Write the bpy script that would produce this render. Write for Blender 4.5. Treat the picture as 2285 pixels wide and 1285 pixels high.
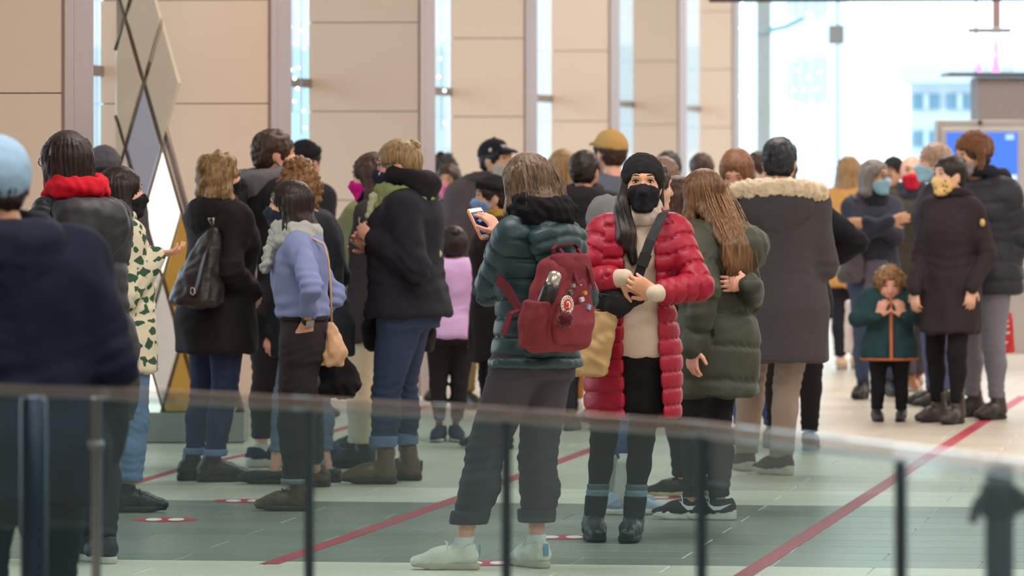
import bpy, math, random
import numpy as np

for _o in list(bpy.data.objects):
    bpy.data.objects.remove(_o, do_unlink=True)
SC = bpy.context.scene
COL = SC.collection

# ------------------------------------------------------------------ camera, sky, lamps, exposure
CAMZ, FPX, HOR, CX = 1.61, 12500.0, 351.0, 1142.5      # eye height, focal length in px, horizon row, centre column
cam_d = bpy.data.cameras.new('camera')
cam = bpy.data.objects.new('camera', cam_d)
COL.objects.link(cam)
cam.location = (0, 0, CAMZ)
cam.rotation_euler = (math.pi / 2, 0, 0)
cam_d.sensor_width = 36.0
cam_d.lens = FPX / 2285.0 * 36.0
cam_d.shift_y = -(642.5 - HOR) / 2285.0
cam_d.clip_end = 600
cam_d.dof.use_dof = True
cam_d.dof.focus_distance = 22.8
cam_d.dof.aperture_fstop = 5.4
SC.camera = cam

SC.view_settings.view_transform = 'Standard'
SC.view_settings.look = 'None'
SC.view_settings.gamma = 1.0
SC.view_settings.exposure = 0.0
SC.view_settings.use_curve_mapping = False

world = bpy.data.worlds.new('overcast_sky')
SC.world = world
world.use_nodes = True
_bg = world.node_tree.nodes['Background']
_bg.inputs[0].default_value = (0.84, 0.94, 1.0, 1)
_bg.inputs[1].default_value = 3.2

TH = math.radians(8.2)                                  # the hall's axis runs 8.2 degrees to the right of the view
def hall(v, u, z=0.0):                                  # hall coordinates (across, along, up) to world
    return (v * math.cos(TH) + u * math.sin(TH), -v * math.sin(TH) + u * math.cos(TH), z)

def ceiling_lamp(v, u, sx, sy, watt, col=(1.0, 0.915, 0.86)):
    l = bpy.data.lights.new('ceiling_lamp', 'AREA')
    l.shape = 'RECTANGLE'; l.size = sx; l.size_y = sy; l.energy = watt; l.color = col
    o = bpy.data.objects.new('ceiling_lamp', l); COL.objects.link(o)
    o.location = hall(v, u, 5.35); o.rotation_euler = (0, 0, -TH)
    return o
LAMPS = [(v, u) for u in (6, 14, 22, 30, 38, 46, 54) for v in (-3.5, 1.5, 6.5)]
for _v, _u in LAMPS:
    ceiling_lamp(_v, _u, 2.4, 2.4, 190)

# ------------------------------------------------------------------ materials
def lin(c):
    return tuple(((x / 255.0) / 12.92 if x / 255.0 <= 0.04045 else ((x / 255.0 + 0.055) / 1.055) ** 2.4) for x in c)
MATS = {}
def _new(name):
    m = bpy.data.materials.new(name); m.use_nodes = True
    return m, m.node_tree, m.node_tree.nodes['Principled BSDF']
def cloth(rgb, rough=0.88, bump=0.25, scale=260.0, mott=0.14, stretch=(1, 1, 1), sheen=0.0, spec=0.2, big=9.0, wr=0.32):
    key = ('cloth', rgb, rough, bump, scale, mott, stretch, sheen, big, wr)
    if key in MATS: return MATS[key]
    m, t, b = _new('cloth_%d_%d_%d' % rgb)
    L = t.links.new
    tc = t.nodes.new('ShaderNodeTexCoord')
    mp = t.nodes.new('ShaderNodeMapping'); mp.inputs['Scale'].default_value = stretch
    L(tc.outputs['Object'], mp.inputs[0])
    n1 = t.nodes.new('ShaderNodeTexNoise'); n1.inputs['Scale'].default_value = big; n1.inputs['Detail'].default_value = 4
    L(mp.outputs[0], n1.inputs['Vector'])
    n2 = t.nodes.new('ShaderNodeTexNoise'); n2.inputs['Scale'].default_value = scale; n2.inputs['Detail'].default_value = 2
    L(mp.outputs[0], n2.inputs['Vector'])
    mx = t.nodes.new('ShaderNodeMix'); mx.data_type = 'RGBA'
    c = lin(rgb)
    mx.inputs[6].default_value = tuple(x * (1 - mott) for x in c) + (1,)
    mx.inputs[7].default_value = tuple(min(1, x * (1 + mott)) for x in c) + (1,)
    ad = t.nodes.new('ShaderNodeMath'); ad.operation = 'ADD'
    hf = t.nodes.new('ShaderNodeMath'); hf.operation = 'MULTIPLY'; hf.inputs[1].default_value = 0.5
    L(n1.outputs[0], ad.inputs[0]); L(n2.outputs[0], ad.inputs[1]); L(ad.outputs[0], hf.inputs[0])
    L(hf.outputs[0], mx.inputs[0]); L(mx.outputs[2], b.inputs['Base Color'])
    b.inputs['Roughness'].default_value = rough
    b.inputs['Specular IOR Level'].default_value = spec
    if sheen:
        b.inputs['Sheen Weight'].default_value = sheen
        b.inputs['Sheen Roughness'].default_value = 0.5
    if bump:
        bp = t.nodes.new('ShaderNodeBump'); bp.inputs['Strength'].default_value = bump; bp.inputs['Distance'].default_value = 0.002
        L(n2.outputs[0], bp.inputs['Height']); L(bp.outputs[0], b.inputs['Normal'])
        if wr:                                          # soft wrinkles of worn cloth
            n3 = t.nodes.new('ShaderNodeTexNoise'); n3.inputs['Scale'].default_value = 6.5; n3.inputs['Detail'].default_value = 1.5; n3.inputs['Distortion'].default_value = .7
            mp3 = t.nodes.new('ShaderNodeMapping'); mp3.inputs['Scale'].default_value = (1.0, 1.0, 1.5); mp3.inputs['Rotation'].default_value = (.5, .4, .3)
            L(tc.outputs['Object'], mp3.inputs[0]); L(mp3.outputs[0], n3.inputs['Vector'])
            b3 = t.nodes.new('ShaderNodeBump'); b3.inputs['Strength'].default_value = wr; b3.inputs['Distance'].default_value = 0.03
            L(n3.outputs[0], b3.inputs['Height']); L(b3.outputs[0], bp.inputs['Normal'])
    MATS[key] = m
    return m
def plain(rgb, rough=0.5, metal=0.0, emit=0.0, spec=0.5, name=None, coat=0.0):
    key = ('plain', rgb, rough, metal, emit, spec, coat)
    if key in MATS: return MATS[key]
    m, t, b = _new(name or 'plain_%d_%d_%d' % rgb)
    n = t.nodes.new('ShaderNodeTexNoise'); n.inputs['Scale'].default_value = 14
    tc = t.nodes.new('ShaderNodeTexCoord'); t.links.new(tc.outputs['Object'], n.inputs['Vector'])
    mx = t.nodes.new('ShaderNodeMix'); mx.data_type = 'RGBA'
    c = lin(rgb)
    mx.inputs[6].default_value = tuple(x * .94 for x in c) + (1,)
    mx.inputs[7].default_value = tuple(min(1, x * 1.06) for x in c) + (1,)
    t.links.new(n.outputs[0], mx.inputs[0]); t.links.new(mx.outputs[2], b.inputs['Base Color'])
    b.inputs['Roughness'].default_value = rough
    b.inputs['Metallic'].default_value = metal
    b.inputs['Specular IOR Level'].default_value = spec
    b.inputs['Coat Weight'].default_value = coat
    if emit:
        b.inputs['Emission Color'].default_value = c + (1,)
        b.inputs['Emission Strength'].default_value = emit
    MATS[key] = m
    return m
def hairmat(dark, light, rough=0.42):
    key = ('hair', dark, light, rough)
    if key in MATS: return MATS[key]
    m, t, b = _new('hair_%d_%d_%d' % dark)
    L = t.links.new
    tc = t.nodes.new('ShaderNodeTexCoord')
    mp = t.nodes.new('ShaderNodeMapping'); mp.inputs['Scale'].default_value = (70, 70, 5)
    L(tc.outputs['Object'], mp.inputs[0])
    n = t.nodes.new('ShaderNodeTexNoise'); n.inputs['Scale'].default_value = 1.6; n.inputs['Detail'].default_value = 5; n.inputs['Roughness'].default_value = 0.65
    L(mp.outputs[0], n.inputs['Vector'])
    r = t.nodes.new('ShaderNodeValToRGB')
    r.color_ramp.elements[0].position = 0.34; r.color_ramp.elements[0].color = lin(dark) + (1,)
    r.color_ramp.elements[1].position = 0.68; r.color_ramp.elements[1].color = lin(light) + (1,)
    L(n.outputs[0], r.inputs[0]); L(r.outputs[0], b.inputs['Base Color'])
    b.inputs['Roughness'].default_value = rough; b.inputs['Specular IOR Level'].default_value = 0.4
    bp = t.nodes.new('ShaderNodeBump'); bp.inputs['Strength'].default_value = 0.55; bp.inputs['Distance'].default_value = 0.004
    L(n.outputs[0], bp.inputs['Height']); L(bp.outputs[0], b.inputs['Normal'])
    MATS[key] = m
    return m
def skinmat(rgb):
    key = ('skin', rgb)
    if key in MATS: return MATS[key]
    m, t, b = _new('skin_%d_%d_%d' % rgb)
    n = t.nodes.new('ShaderNodeTexNoise'); n.inputs['Scale'].default_value = 22; n.inputs['Detail'].default_value = 3
    tc = t.nodes.new('ShaderNodeTexCoord'); t.links.new(tc.outputs['Object'], n.inputs['Vector'])
    mx = t.nodes.new('ShaderNodeMix'); mx.data_type = 'RGBA'
    c = lin(rgb)
    mx.inputs[6].default_value = (c[0] * .96, c[1] * .88, c[2] * .86, 1)
    mx.inputs[7].default_value = (min(1, c[0] * 1.04), min(1, c[1] * 1.06), min(1, c[2] * 1.06), 1)
    t.links.new(n.outputs[0], mx.inputs[0]); t.links.new(mx.outputs[2], b.inputs['Base Color'])
    b.inputs['Roughness'].default_value = 0.55
    MATS[key] = m
    return m
def clear_glass(name, tint, gloss=0.05, refl=1.0, base=0.04, haze=None):
    key = ('glass', name)
    if key in MATS: return MATS[key]
    m, t, b = _new(name)
    t.nodes.remove(b)
    out = [n for n in t.nodes if n.type == 'OUTPUT_MATERIAL'][0]
    tr = t.nodes.new('ShaderNodeBsdfTransparent'); tr.inputs[0].default_value = tint + (1,)
    gl = t.nodes.new('ShaderNodeBsdfGlossy'); gl.inputs['Roughness'].default_value = gloss
    gl.inputs[0].default_value = (refl, refl, refl, 1)
    lw = t.nodes.new('ShaderNodeLayerWeight')
    pw = t.nodes.new('ShaderNodeMath'); pw.operation = 'POWER'; pw.inputs[1].default_value = 5.0
    fr = t.nodes.new('ShaderNodeMath'); fr.operation = 'MULTIPLY_ADD'; fr.inputs[1].default_value = 0.96 - base; fr.inputs[2].default_value = base
    t.links.new(lw.outputs['Facing'], pw.inputs[0]); t.links.new(pw.outputs[0], fr.inputs[0])
    mx = t.nodes.new('ShaderNodeMixShader')
    t.links.new(fr.outputs[0], mx.inputs[0]); t.links.new(tr.outputs[0], mx.inputs[1]); t.links.new(gl.outputs[0], mx.inputs[2])
    last = mx
    if haze:                                            # thin film of teal reflected light painted into the pane's colour
        df = t.nodes.new('ShaderNodeBsdfDiffuse'); df.inputs[0].default_value = haze[1] + (1,)
        m2 = t.nodes.new('ShaderNodeMixShader'); m2.inputs[0].default_value = haze[0]
        t.links.new(mx.outputs[0], m2.inputs[1]); t.links.new(df.outputs[0], m2.inputs[2]); last = m2
    t.links.new(last.outputs[0], out.inputs[0])
    MATS[key] = m
    return m

# ------------------------------------------------------------------ objects
def rawmesh(name, V, Q, smooth=True):
    V = np.asarray(V, dtype=np.float32); me = bpy.data.meshes.new(name)
    if isinstance(Q, np.ndarray) and len(Q):
        nq, k = Q.shape
        me.vertices.add(len(V)); me.vertices.foreach_set('co', V.ravel())
        me.loops.add(nq * k); me.loops.foreach_set('vertex_index', Q.astype(np.int32).ravel())
        me.polygons.add(nq)
        me.polygons.foreach_set('loop_start', np.arange(0, nq * k, k, dtype=np.int32))
        me.polygons.foreach_set('loop_total', np.full(nq, k, dtype=np.int32))
    else:
        me.from_pydata([tuple(v) for v in V.tolist()], [], [tuple(q) for q in Q])
    me.update(calc_edges=True)
    if smooth and len(me.polygons):
        me.polygons.foreach_set('use_smooth', np.ones(len(me.polygons), dtype=bool))
    return me
def link(name, me, mat, parent=None):
    o = bpy.data.objects.new(name, me); COL.objects.link(o)
    if mat is not None:
        me.materials.clear(); me.materials.append(mat)
    if parent is not None: o.parent = parent
    return o
def empty(name, loc=(0, 0, 0), rz=0.0, parent=None):
    o = bpy.data.objects.new(name, None); COL.objects.link(o)
    o.empty_display_size = 0.1
    o.location = loc; o.rotation_euler = (0, 0, rz)
    if parent is not None: o.parent = parent
    return o
def tag(o, label=None, cat=None, group=None, kind=None):
    if label: o['label'] = label
    if cat: o['category'] = cat
    if group: o['group'] = group
    if kind: o['kind'] = kind
    return o

class MB:                                               # hard-surface mesh builder
    def __init__(s): s.V, s.F, s.sm = [], [], []
    def add(s, vs, fs, smooth=False):
        n = len(s.V); s.V += [tuple(float(c) for c in v) for v in vs]
        s.F += [tuple(i + n for i in f) for f in fs]; s.sm += [smooth] * len(fs)
        return s
    def box(s, lo, hi, bev=0.0):
        (x0, y0, z0), (x1, y1, z1) = lo, hi
        if bev <= 0:
            vs = [(x, y, z) for z in (z0, z1) for y in (y0, y1) for x in (x0, x1)]
            return s.add(vs, [(0, 2, 3, 1), (4, 5, 7, 6), (0, 1, 5, 4), (2, 6, 7, 3), (0, 4, 6, 2), (1, 3, 7, 5)])
        b = bev
        def ring(z, i): return [(x0 + i, y0 + i, z), (x1 - i, y0 + i, z), (x1 - i, y1 - i, z), (x0 + i, y1 - i, z)]
        vs = ring(z0, b) + ring(z0 + b, 0) + ring(z1 - b, 0) + ring(z1, b)
        fs = [(3, 2, 1, 0), (12, 13, 14, 15)]
        for r in range(3):
            for i in range(4):
                a, c = r * 4 + i, r * 4 + (i + 1) % 4
                fs.append((a, c, c + 4, a + 4))
        return s.add(vs, fs)
    def tube(s, pts, r, n=8, cap=True, smooth=True):
        pts = [np.array(p, float) for p in pts]
        rs = r if isinstance(r, (list, tuple)) else [r] * len(pts)
        vs, fs = [], []
        up = None
        for i, p in enumerate(pts):
            a = pts[max(0, i - 1)]; b = pts[min(len(pts) - 1, i + 1)]
            d = b - a; d /= (np.linalg.norm(d) + 1e-9)
            if up is None:
                up = np.array((0, 0, 1.)) if abs(d[2]) < .9 else np.array((1., 0, 0))
            x = np.cross(up, d); x /= np.linalg.norm(x) + 1e-9
            y = np.cross(d, x); up = y
            for k in range(n):
                t = 2 * math.pi * k / n
                vs.append(p + rs[i] * (math.cos(t) * x + math.sin(t) * y))
        for i in range(len(pts) - 1):
            for k in range(n):
                a, b = i * n + k, i * n + (k + 1) % n
                fs.append((a, b, b + n, a + n))
        if cap:
            fs.append(tuple(range(n - 1, -1, -1))); fs.append(tuple(range((len(pts) - 1) * n, len(pts) * n)))
        return s.add(vs, fs, smooth)
    def strap(s, pts, wid, thick, side):                # flat band along pts, side = direction of its width per point or one
        pts = [np.array(p, float) for p in pts]; vs, fs = [], []
        for i, p in enumerate(pts):
            a = pts[max(0, i - 1)]; b = pts[min(len(pts) - 1, i + 1)]
            d = b - a; d /= (np.linalg.norm(d) + 1e-9)
            w = np.array(side[i] if isinstance(side, list) else side, float); w = w - d * w.dot(d); w /= np.linalg.norm(w) + 1e-9
            n = np.cross(d, w)
            for sw, sn in ((-1, -1), (1, -1), (1, 1), (-1, 1)):
                vs.append(p + w * sw * wid / 2 + n * sn * thick / 2)
        for i in range(len(pts) - 1):
            for k in range(4):
                a, b = i * 4 + k, i * 4 + (k + 1) % 4
                fs.append((a, b, b + 4, a + 4))
        fs += [(3, 2, 1, 0), tuple(range((len(pts) - 1) * 4, len(pts) * 4))]
        return s.add(vs, fs)
    def prism(s, poly, a, b):                           # polygon of 2-vectors mapped by functions a (front) and b (back)
        n = len(poly); vs = [a(*p) for p in poly] + [b(*p) for p in poly]
        fs = [tuple(range(n)), tuple(range(2 * n - 1, n - 1, -1))]
        for i in range(n):
            j = (i + 1) % n; fs.append((i, i + n, j + n, j))
        return s.add(vs, fs)
    def lathe(s, prof, c=(0, 0, 0), n=16, smooth=True):
        vs, fs = [], []
        for r, z in prof:
            for k in range(n):
                t = 2 * math.pi * k / n; vs.append((c[0] + r * math.cos(t), c[1] + r * math.sin(t), c[2] + z))
        for i in range(len(prof) - 1):
            for k in range(n):
                a, b = i * n + k, i * n + (k + 1) % n
                fs.append((a, b, b + n, a + n))
        fs.append(tuple(range(n - 1, -1, -1))); fs.append(tuple(range((len(prof) - 1) * n, len(prof) * n)))
        return s.add(vs, fs, smooth)
    def ball(s, c, r, n=10, m=7):
        r = r if isinstance(r, (tuple, list)) else (r, r, r)
        vs = [(c[0], c[1], c[2] - r[2])]; fs = []
        for i in range(1, m):
            f = math.pi * i / m
            for k in range(n):
                t = 2 * math.pi * k / n
                vs.append((c[0] + r[0] * math.sin(f) * math.cos(t), c[1] + r[1] * math.sin(f) * math.sin(t), c[2] - r[2] * math.cos(f)))
        vs.append((c[0], c[1], c[2] + r[2])); e = len(vs) - 1
        for k in range(n): fs.append((0, 1 + (k + 1) % n, 1 + k))
        for i in range(m - 2):
            for k in range(n):
                a, b = 1 + i * n + k, 1 + i * n + (k + 1) % n
                fs.append((a, b, b + n, a + n))
        for k in range(n): fs.append((1 + (m - 2) * n + k, 1 + (m - 2) * n + (k + 1) % n, e))
        return s.add(vs, fs, True)
    def xf(s, M, c=(0, 0, 0)):
        M = np.array(M); s.V = [tuple(M @ np.array(v) + np.array(c)) for v in s.V]; return s
    def shift(s, c):
        s.V = [(v[0] + c[0], v[1] + c[1], v[2] + c[2]) for v in s.V]; return s
    def mesh(s, name):
        me = bpy.data.meshes.new(name); me.from_pydata(s.V, [], s.F); me.update()
        me.polygons.foreach_set('use_smooth', np.array(s.sm, dtype=bool))
        return me
    def build(s, name, mat, parent=None):
        return link(name, s.mesh(name), mat, parent)

# ------------------------------------------------------------------ rounded solids meshed from distance fields
def smin(a, b, k):
    if k <= 0: return np.minimum(a, b)
    h = np.clip(0.5 + 0.5 * (b - a) / k, 0, 1)
    return b + (a - b) * h - k * h * (1 - h)
A3 = lambda p: np.array(p, dtype=np.float64)
class Fld:
    def __init__(s, h): s.h, s.ops = h, []
    def _op(s, lo, hi, fn, k, op): s.ops.append((A3(lo), A3(hi), fn, k, op)); return s
    def cone(s, a, b, ra, rb, k=0.02, op='+', fl=None):
        a, b = A3(a), A3(b); ab = b - a; L2 = float(ab @ ab) + 1e-12; R = max(ra, rb)
        if fl is not None: fn_, ff = A3(fl[0]) / np.linalg.norm(fl[0]), fl[1]
        def f(x, y, z):
            px, py, pz = x - a[0], y - a[1], z - a[2]
            t = np.clip((px * ab[0] + py * ab[1] + pz * ab[2]) / L2, 0, 1)
            qx, qy, qz = px - t * ab[0], py - t * ab[1], pz - t * ab[2]
            q2 = qx * qx + qy * qy + qz * qz
            r = ra + (rb - ra) * t
            if fl is not None:
                n = qx * fn_[0] + qy * fn_[1] + qz * fn_[2]
                q2 = q2 + n * n * (ff * ff - 1)
            return np.sqrt(q2) - r
        return s._op(np.minimum(a, b) - R, np.maximum(a, b) + R, f, k, op)
    def ell(s, c, r, M=None, k=0.02, op='+'):
        c = A3(c); r = A3(r if hasattr(r, '__len__') else (r, r, r)); m = float(r.min()); R = r if M is None else A3((r.max(),) * 3)
        def f(x, y, z):
            px, py, pz = x - c[0], y - c[1], z - c[2]
            if M is not None:
                px, py, pz = (px * M[0][i] + py * M[1][i] + pz * M[2][i] for i in range(3))
            return (np.sqrt((px / r[0]) ** 2 + (py / r[1]) ** 2 + (pz / r[2]) ** 2) - 1) * m
        return s._op(c - R, c + R, f, k, op)
    def loft(s, rows, k=0.03, p=2.0, op='+', rnd=0.01):   # rows: z, cx, cy, rx, ry
        T = np.array(sorted(rows), float)
        lo = (float((T[:, 1] - T[:, 3]).min()), float((T[:, 2] - T[:, 4]).min()), T[0, 0])
        hi = (float((T[:, 1] + T[:, 3]).max()), float((T[:, 2] + T[:, 4]).max()), T[-1, 0])
        def f(x, y, z):
            zz = z.ravel()
            I = [np.interp(zz, T[:, 0], T[:, i]).reshape(z.shape) for i in range(1, 5)]
            qx, qy = np.abs(x - I[0]) / I[2], np.abs(y - I[1]) / I[3]
            d = ((qx ** p + qy ** p) ** (1.0 / p) - 1) * np.minimum(I[2], I[3])
            e = np.maximum(T[0, 0] - z, z - T[-1, 0])
            return -smin(-d, -(e + 0 * d), rnd)
        return s._op(lo, hi, f, k, op)
    def ring(s, c, rx, ry, r, M=None, zs=1.0, k=0.01, op='+'):
        c = A3(c); m = min(rx, ry); R = max(rx, ry) + r * max(1, zs)
        def f(x, y, z):
            px, py, pz = x - c[0], y - c[1], z - c[2]
            if M is not None:
                px, py, pz = (px * M[0][i] + py * M[1][i] + pz * M[2][i] for i in range(3))
            q = (np.sqrt((px / rx) ** 2 + (py / ry) ** 2) - 1) * m
            return np.sqrt(q * q + (pz / zs) ** 2) - r
        return s._op(c - R, c + R, f, k, op)
    def plane(s, n, o, k=0.004):                        # keep the side n.p < o
        n = A3(n); n /= np.linalg.norm(n)
        s.ops.append((None, None, lambda x, y, z: n[0] * x + n[1] * y + n[2] * z - o, k, '&')); return s
    def custom(s, lo, hi, fn, k=0.01, op='+'): return s._op(lo, hi, fn, k, op)
    def mesh(s, smooth=1):
        h = s.h
        lo = np.min([o[0] for o in s.ops if o[4] == '+'], axis=0) - 3 * h
        hi = np.max([o[1] for o in s.ops if o[4] == '+'], axis=0) + 3 * h
        n = np.ceil((hi - lo) / h).astype(int) + 1
        F = np.full(n, 9.0, dtype=np.float32)
        ax = [(lo[i] + h * np.arange(n[i])).astype(np.float32) for i in range(3)]
        for (l, u, fn, k, op) in s.ops:
            if l is None: sl = (slice(None),) * 3
            else:
                m = max(k, 0) + 2 * h
                i0 = np.clip(np.floor((l - m - lo) / h).astype(int), 0, n); i1 = np.clip(np.ceil((u + m - lo) / h).astype(int) + 1, 0, n)
                if np.any(i1 <= i0): continue
                sl = tuple(slice(a, b) for a, b in zip(i0, i1))
            d = fn(ax[0][sl[0]][:, None, None], ax[1][sl[1]][None, :, None], ax[2][sl[2]][None, None, :])
            if op == '+': F[sl] = smin(F[sl], d, k)
            elif op == '-': F[sl] = -smin(-F[sl], d, k)
            else: F[sl] = -smin(-F[sl], -d, k)
        V, Q = nets(F)
        V = V * h + lo
        for _ in range(smooth): V = relax(V, Q)
        return V, Q
_C = np.array([(i, j, k) for i in (0, 1) for j in (0, 1) for k in (0, 1)])
_E = [(a, b) for a in range(8) for b in range(a + 1, 8) if np.abs(_C[a] - _C[b]).sum() == 1]
def nets(F):
    S = F < 0
    cnt = np.zeros(tuple(np.array(F.shape) - 1), dtype=np.int8)
    for c in _C:
        cnt += S[c[0]:S.shape[0] - 1 + c[0], c[1]:S.shape[1] - 1 + c[1], c[2]:S.shape[2] - 1 + c[2]]
    act = (cnt > 0) & (cnt < 8)
    idx = np.argwhere(act); n = len(idx)
    vid = np.full(act.shape, -1, dtype=np.int32); vid[act] = np.arange(n)
    fv = [F[idx[:, 0] + c[0], idx[:, 1] + c[1], idx[:, 2] + c[2]] for c in _C]
    pos = np.zeros((n, 3)); num = np.zeros(n)
    for a, b in _E:
        m = (fv[a] < 0) != (fv[b] < 0)
        t = fv[a][m] / (fv[a][m] - fv[b][m])
        pos[m] += _C[a] + t[:, None] * (_C[b] - _C[a]); num[m] += 1
    V = idx + pos / num[:, None]
    Q = []
    for x in range(3):
        y, z = (x + 1) % 3, (x + 2) % 3
        sa = [slice(1, -1)] * 3; sb = [slice(1, -1)] * 3
        sa[x] = slice(0, -1); sb[x] = slice(1, None)
        off = np.ones(3, int); off[x] = 0
        e = np.argwhere(S[tuple(sa)] != S[tuple(sb)]) + off
        if not len(e): continue
        inside = S[e[:, 0], e[:, 1], e[:, 2]]
        def cell(dy, dz):
            q = e.copy(); q[:, y] += dy; q[:, z] += dz
            return vid[q[:, 0], q[:, 1], q[:, 2]]
        q = np.stack([cell(-1, -1), cell(0, -1), cell(0, 0), cell(-1, 0)], 1)
        q[~inside] = q[~inside][:, ::-1]
        Q.append(q)
    return V, np.concatenate(Q) if Q else np.zeros((0, 4), int)
def relax(V, Q, w=0.5):
    acc = np.zeros_like(V); n = np.zeros(len(V))
    for i in range(4):
        a, b = Q[:, i], Q[:, (i + 1) % 4]
        for c in range(3):
            acc[:, c] += np.bincount(a, V[b, c], len(V)) + np.bincount(b, V[a, c], len(V))
        n += np.bincount(a, minlength=len(V)) + np.bincount(b, minlength=len(V))
    return V * (1 - w) + w * acc / np.maximum(n, 1)[:, None]
def vnormals(V, Q):
    d1 = V[Q[:, 2]] - V[Q[:, 0]]; d2 = V[Q[:, 3]] - V[Q[:, 1]]
    fn = np.cross(d1, d2); N = np.zeros_like(V)
    for i in range(4):
        for c in range(3): N[:, c] += np.bincount(Q[:, i], fn[:, c], len(V))
    return N / (np.linalg.norm(N, axis=1)[:, None] + 1e-12)
def fold(V, Q, amp, wave, seed=0, stretch=(1, 1, 1), ridged=False):
    rs = np.random.RandomState(seed); P = V * np.array(stretch); s = np.zeros(len(V))
    for i in range(6):
        k = rs.normal(size=3); k *= 2 * math.pi / wave / np.linalg.norm(k) * rs.uniform(.6, 1.6)
        k2 = rs.normal(size=3) * 2 * math.pi / wave / 2.6
        v = np.sin(P @ k + rs.uniform(0, 6.3) + 1.6 * np.sin(P @ k2 + rs.uniform(0, 6.3)))
        s += (1 - 2 * np.abs(v)) if ridged else v
    return V + vnormals(V, Q) * (amp * s / 2.4)[:, None]
def merge(parts):
    Vs, Qs, n = [], [], 0
    for V, Q in parts:
        Vs.append(V); Qs.append(Q + n); n += len(V)
    return np.concatenate(Vs), np.concatenate(Qs)
def Rz(a): c, s = math.cos(a), math.sin(a); return np.array(((c, -s, 0), (s, c, 0), (0, 0, 1.)))
def Rx(a): c, s = math.cos(a), math.sin(a); return np.array(((1., 0, 0), (0, c, -s), (0, s, c)))
def Ry(a): c, s = math.cos(a), math.sin(a); return np.array(((c, 0, s), (0, 1., 0), (-s, 0, c)))
def unit(v): v = A3(v); return v / (np.linalg.norm(v) + 1e-12)
def ground(px, py):
    s = (py - HOR) / CAMZ; return np.array(((px - CX) / s, FPX / s))
def at(px, py, d):
    s = FPX / d; return np.array(((px - CX) / s, d, CAMZ - (py - HOR) / s))

# ------------------------------------------------------------------ the hall: floor, walls, piers, glass
HR = -TH                                                # objects built in hall coordinates carry this turn
def hall_obj(mb, name, mat, parent=None):
    o = mb.build(name, mat, parent)
    if parent is None: o.rotation_euler = (0, 0, HR)
    return o
def struct(o, label=None):
    o['kind'] = 'structure'
    if label: o['label'] = label
    return o
def ray_u(px, u):                                       # where the sight line of column px meets the plane u
    r = (px - CX) / FPX; t = u / (r * math.sin(TH) + math.cos(TH))
    return t * (r * math.cos(TH) - math.sin(TH)), t
def hz(py, d): return CAMZ - (py - HOR) * d / FPX

def tile_mat(name, rgb, vary, rough, by_object=True):
    m, t, b = _new(name); L = t.links.new
    tc = t.nodes.new('ShaderNodeTexCoord')
    geo = t.nodes.new('ShaderNodeNewGeometry')
    info = t.nodes.new('ShaderNodeObjectInfo')
    mp = t.nodes.new('ShaderNodeMapping'); mp.inputs['Scale'].default_value = (1.2, 7.0, 1)
    mp.inputs['Rotation'].default_value = (0, 0, TH)
    L(geo.outputs['Position'], mp.inputs[0])
    n = t.nodes.new('ShaderNodeTexNoise'); n.inputs['Scale'].default_value = 2.2; n.inputs['Detail'].default_value = 5
    L(mp.outputs[0], n.inputs['Vector'])
    ad = t.nodes.new('ShaderNodeMath'); ad.operation = 'MULTIPLY_ADD'; ad.inputs[1].default_value = 0.55
    hf = t.nodes.new('ShaderNodeMath'); hf.operation = 'MULTIPLY'; hf.inputs[1].default_value = 0.45
    src = info.outputs['Random'] if by_object else geo.outputs['Random Per Island']
    L(src, hf.inputs[0]); L(n.outputs[0], ad.inputs[0]); L(hf.outputs[0], ad.inputs[2])
    mx = t.nodes.new('ShaderNodeMix'); mx.data_type = 'RGBA'; c = lin(rgb)
    mx.inputs[6].default_value = tuple(x * (1 - vary) for x in c) + (1,)
    mx.inputs[7].default_value = tuple(min(1, x * (1 + vary)) for x in c) + (1,)
    L(ad.outputs[0], mx.inputs[0]); L(mx.outputs[2], b.inputs['Base Color'])
    rr = t.nodes.new('ShaderNodeMapRange'); rr.inputs['To Min'].default_value = rough - .07; rr.inputs['To Max'].default_value = rough + .1
    L(n.outputs[0], rr.inputs[0]); L(rr.outputs[0], b.inputs['Roughness'])
    b.inputs['Specular IOR Level'].default_value = 0.35
    bp = t.nodes.new('ShaderNodeBump'); bp.inputs['Strength'].default_value = 0.08; bp.inputs['Distance'].default_value = 0.01
    L(n.outputs[0], bp.inputs['Height']); L(bp.outputs[0], b.inputs['Normal'])
    return m
T_LIGHT = tile_mat('tile_light', (196, 188, 172), .10, .36)
T_PALE = tile_mat('tile_pale', (222, 216, 200), .06, .36)
T_DARK = tile_mat('tile_dark', (138, 141, 132), .20, .30)
T_DARK2 = tile_mat('tile_dark_far', (138, 141, 132), .20, .30, False)
T_LIGHT2 = tile_mat('tile_light_far', (196, 188, 172), .10, .36, False)
T_PALE2 = tile_mat('tile_pale_far', (222, 216, 200), .06, .36, False)

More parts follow.
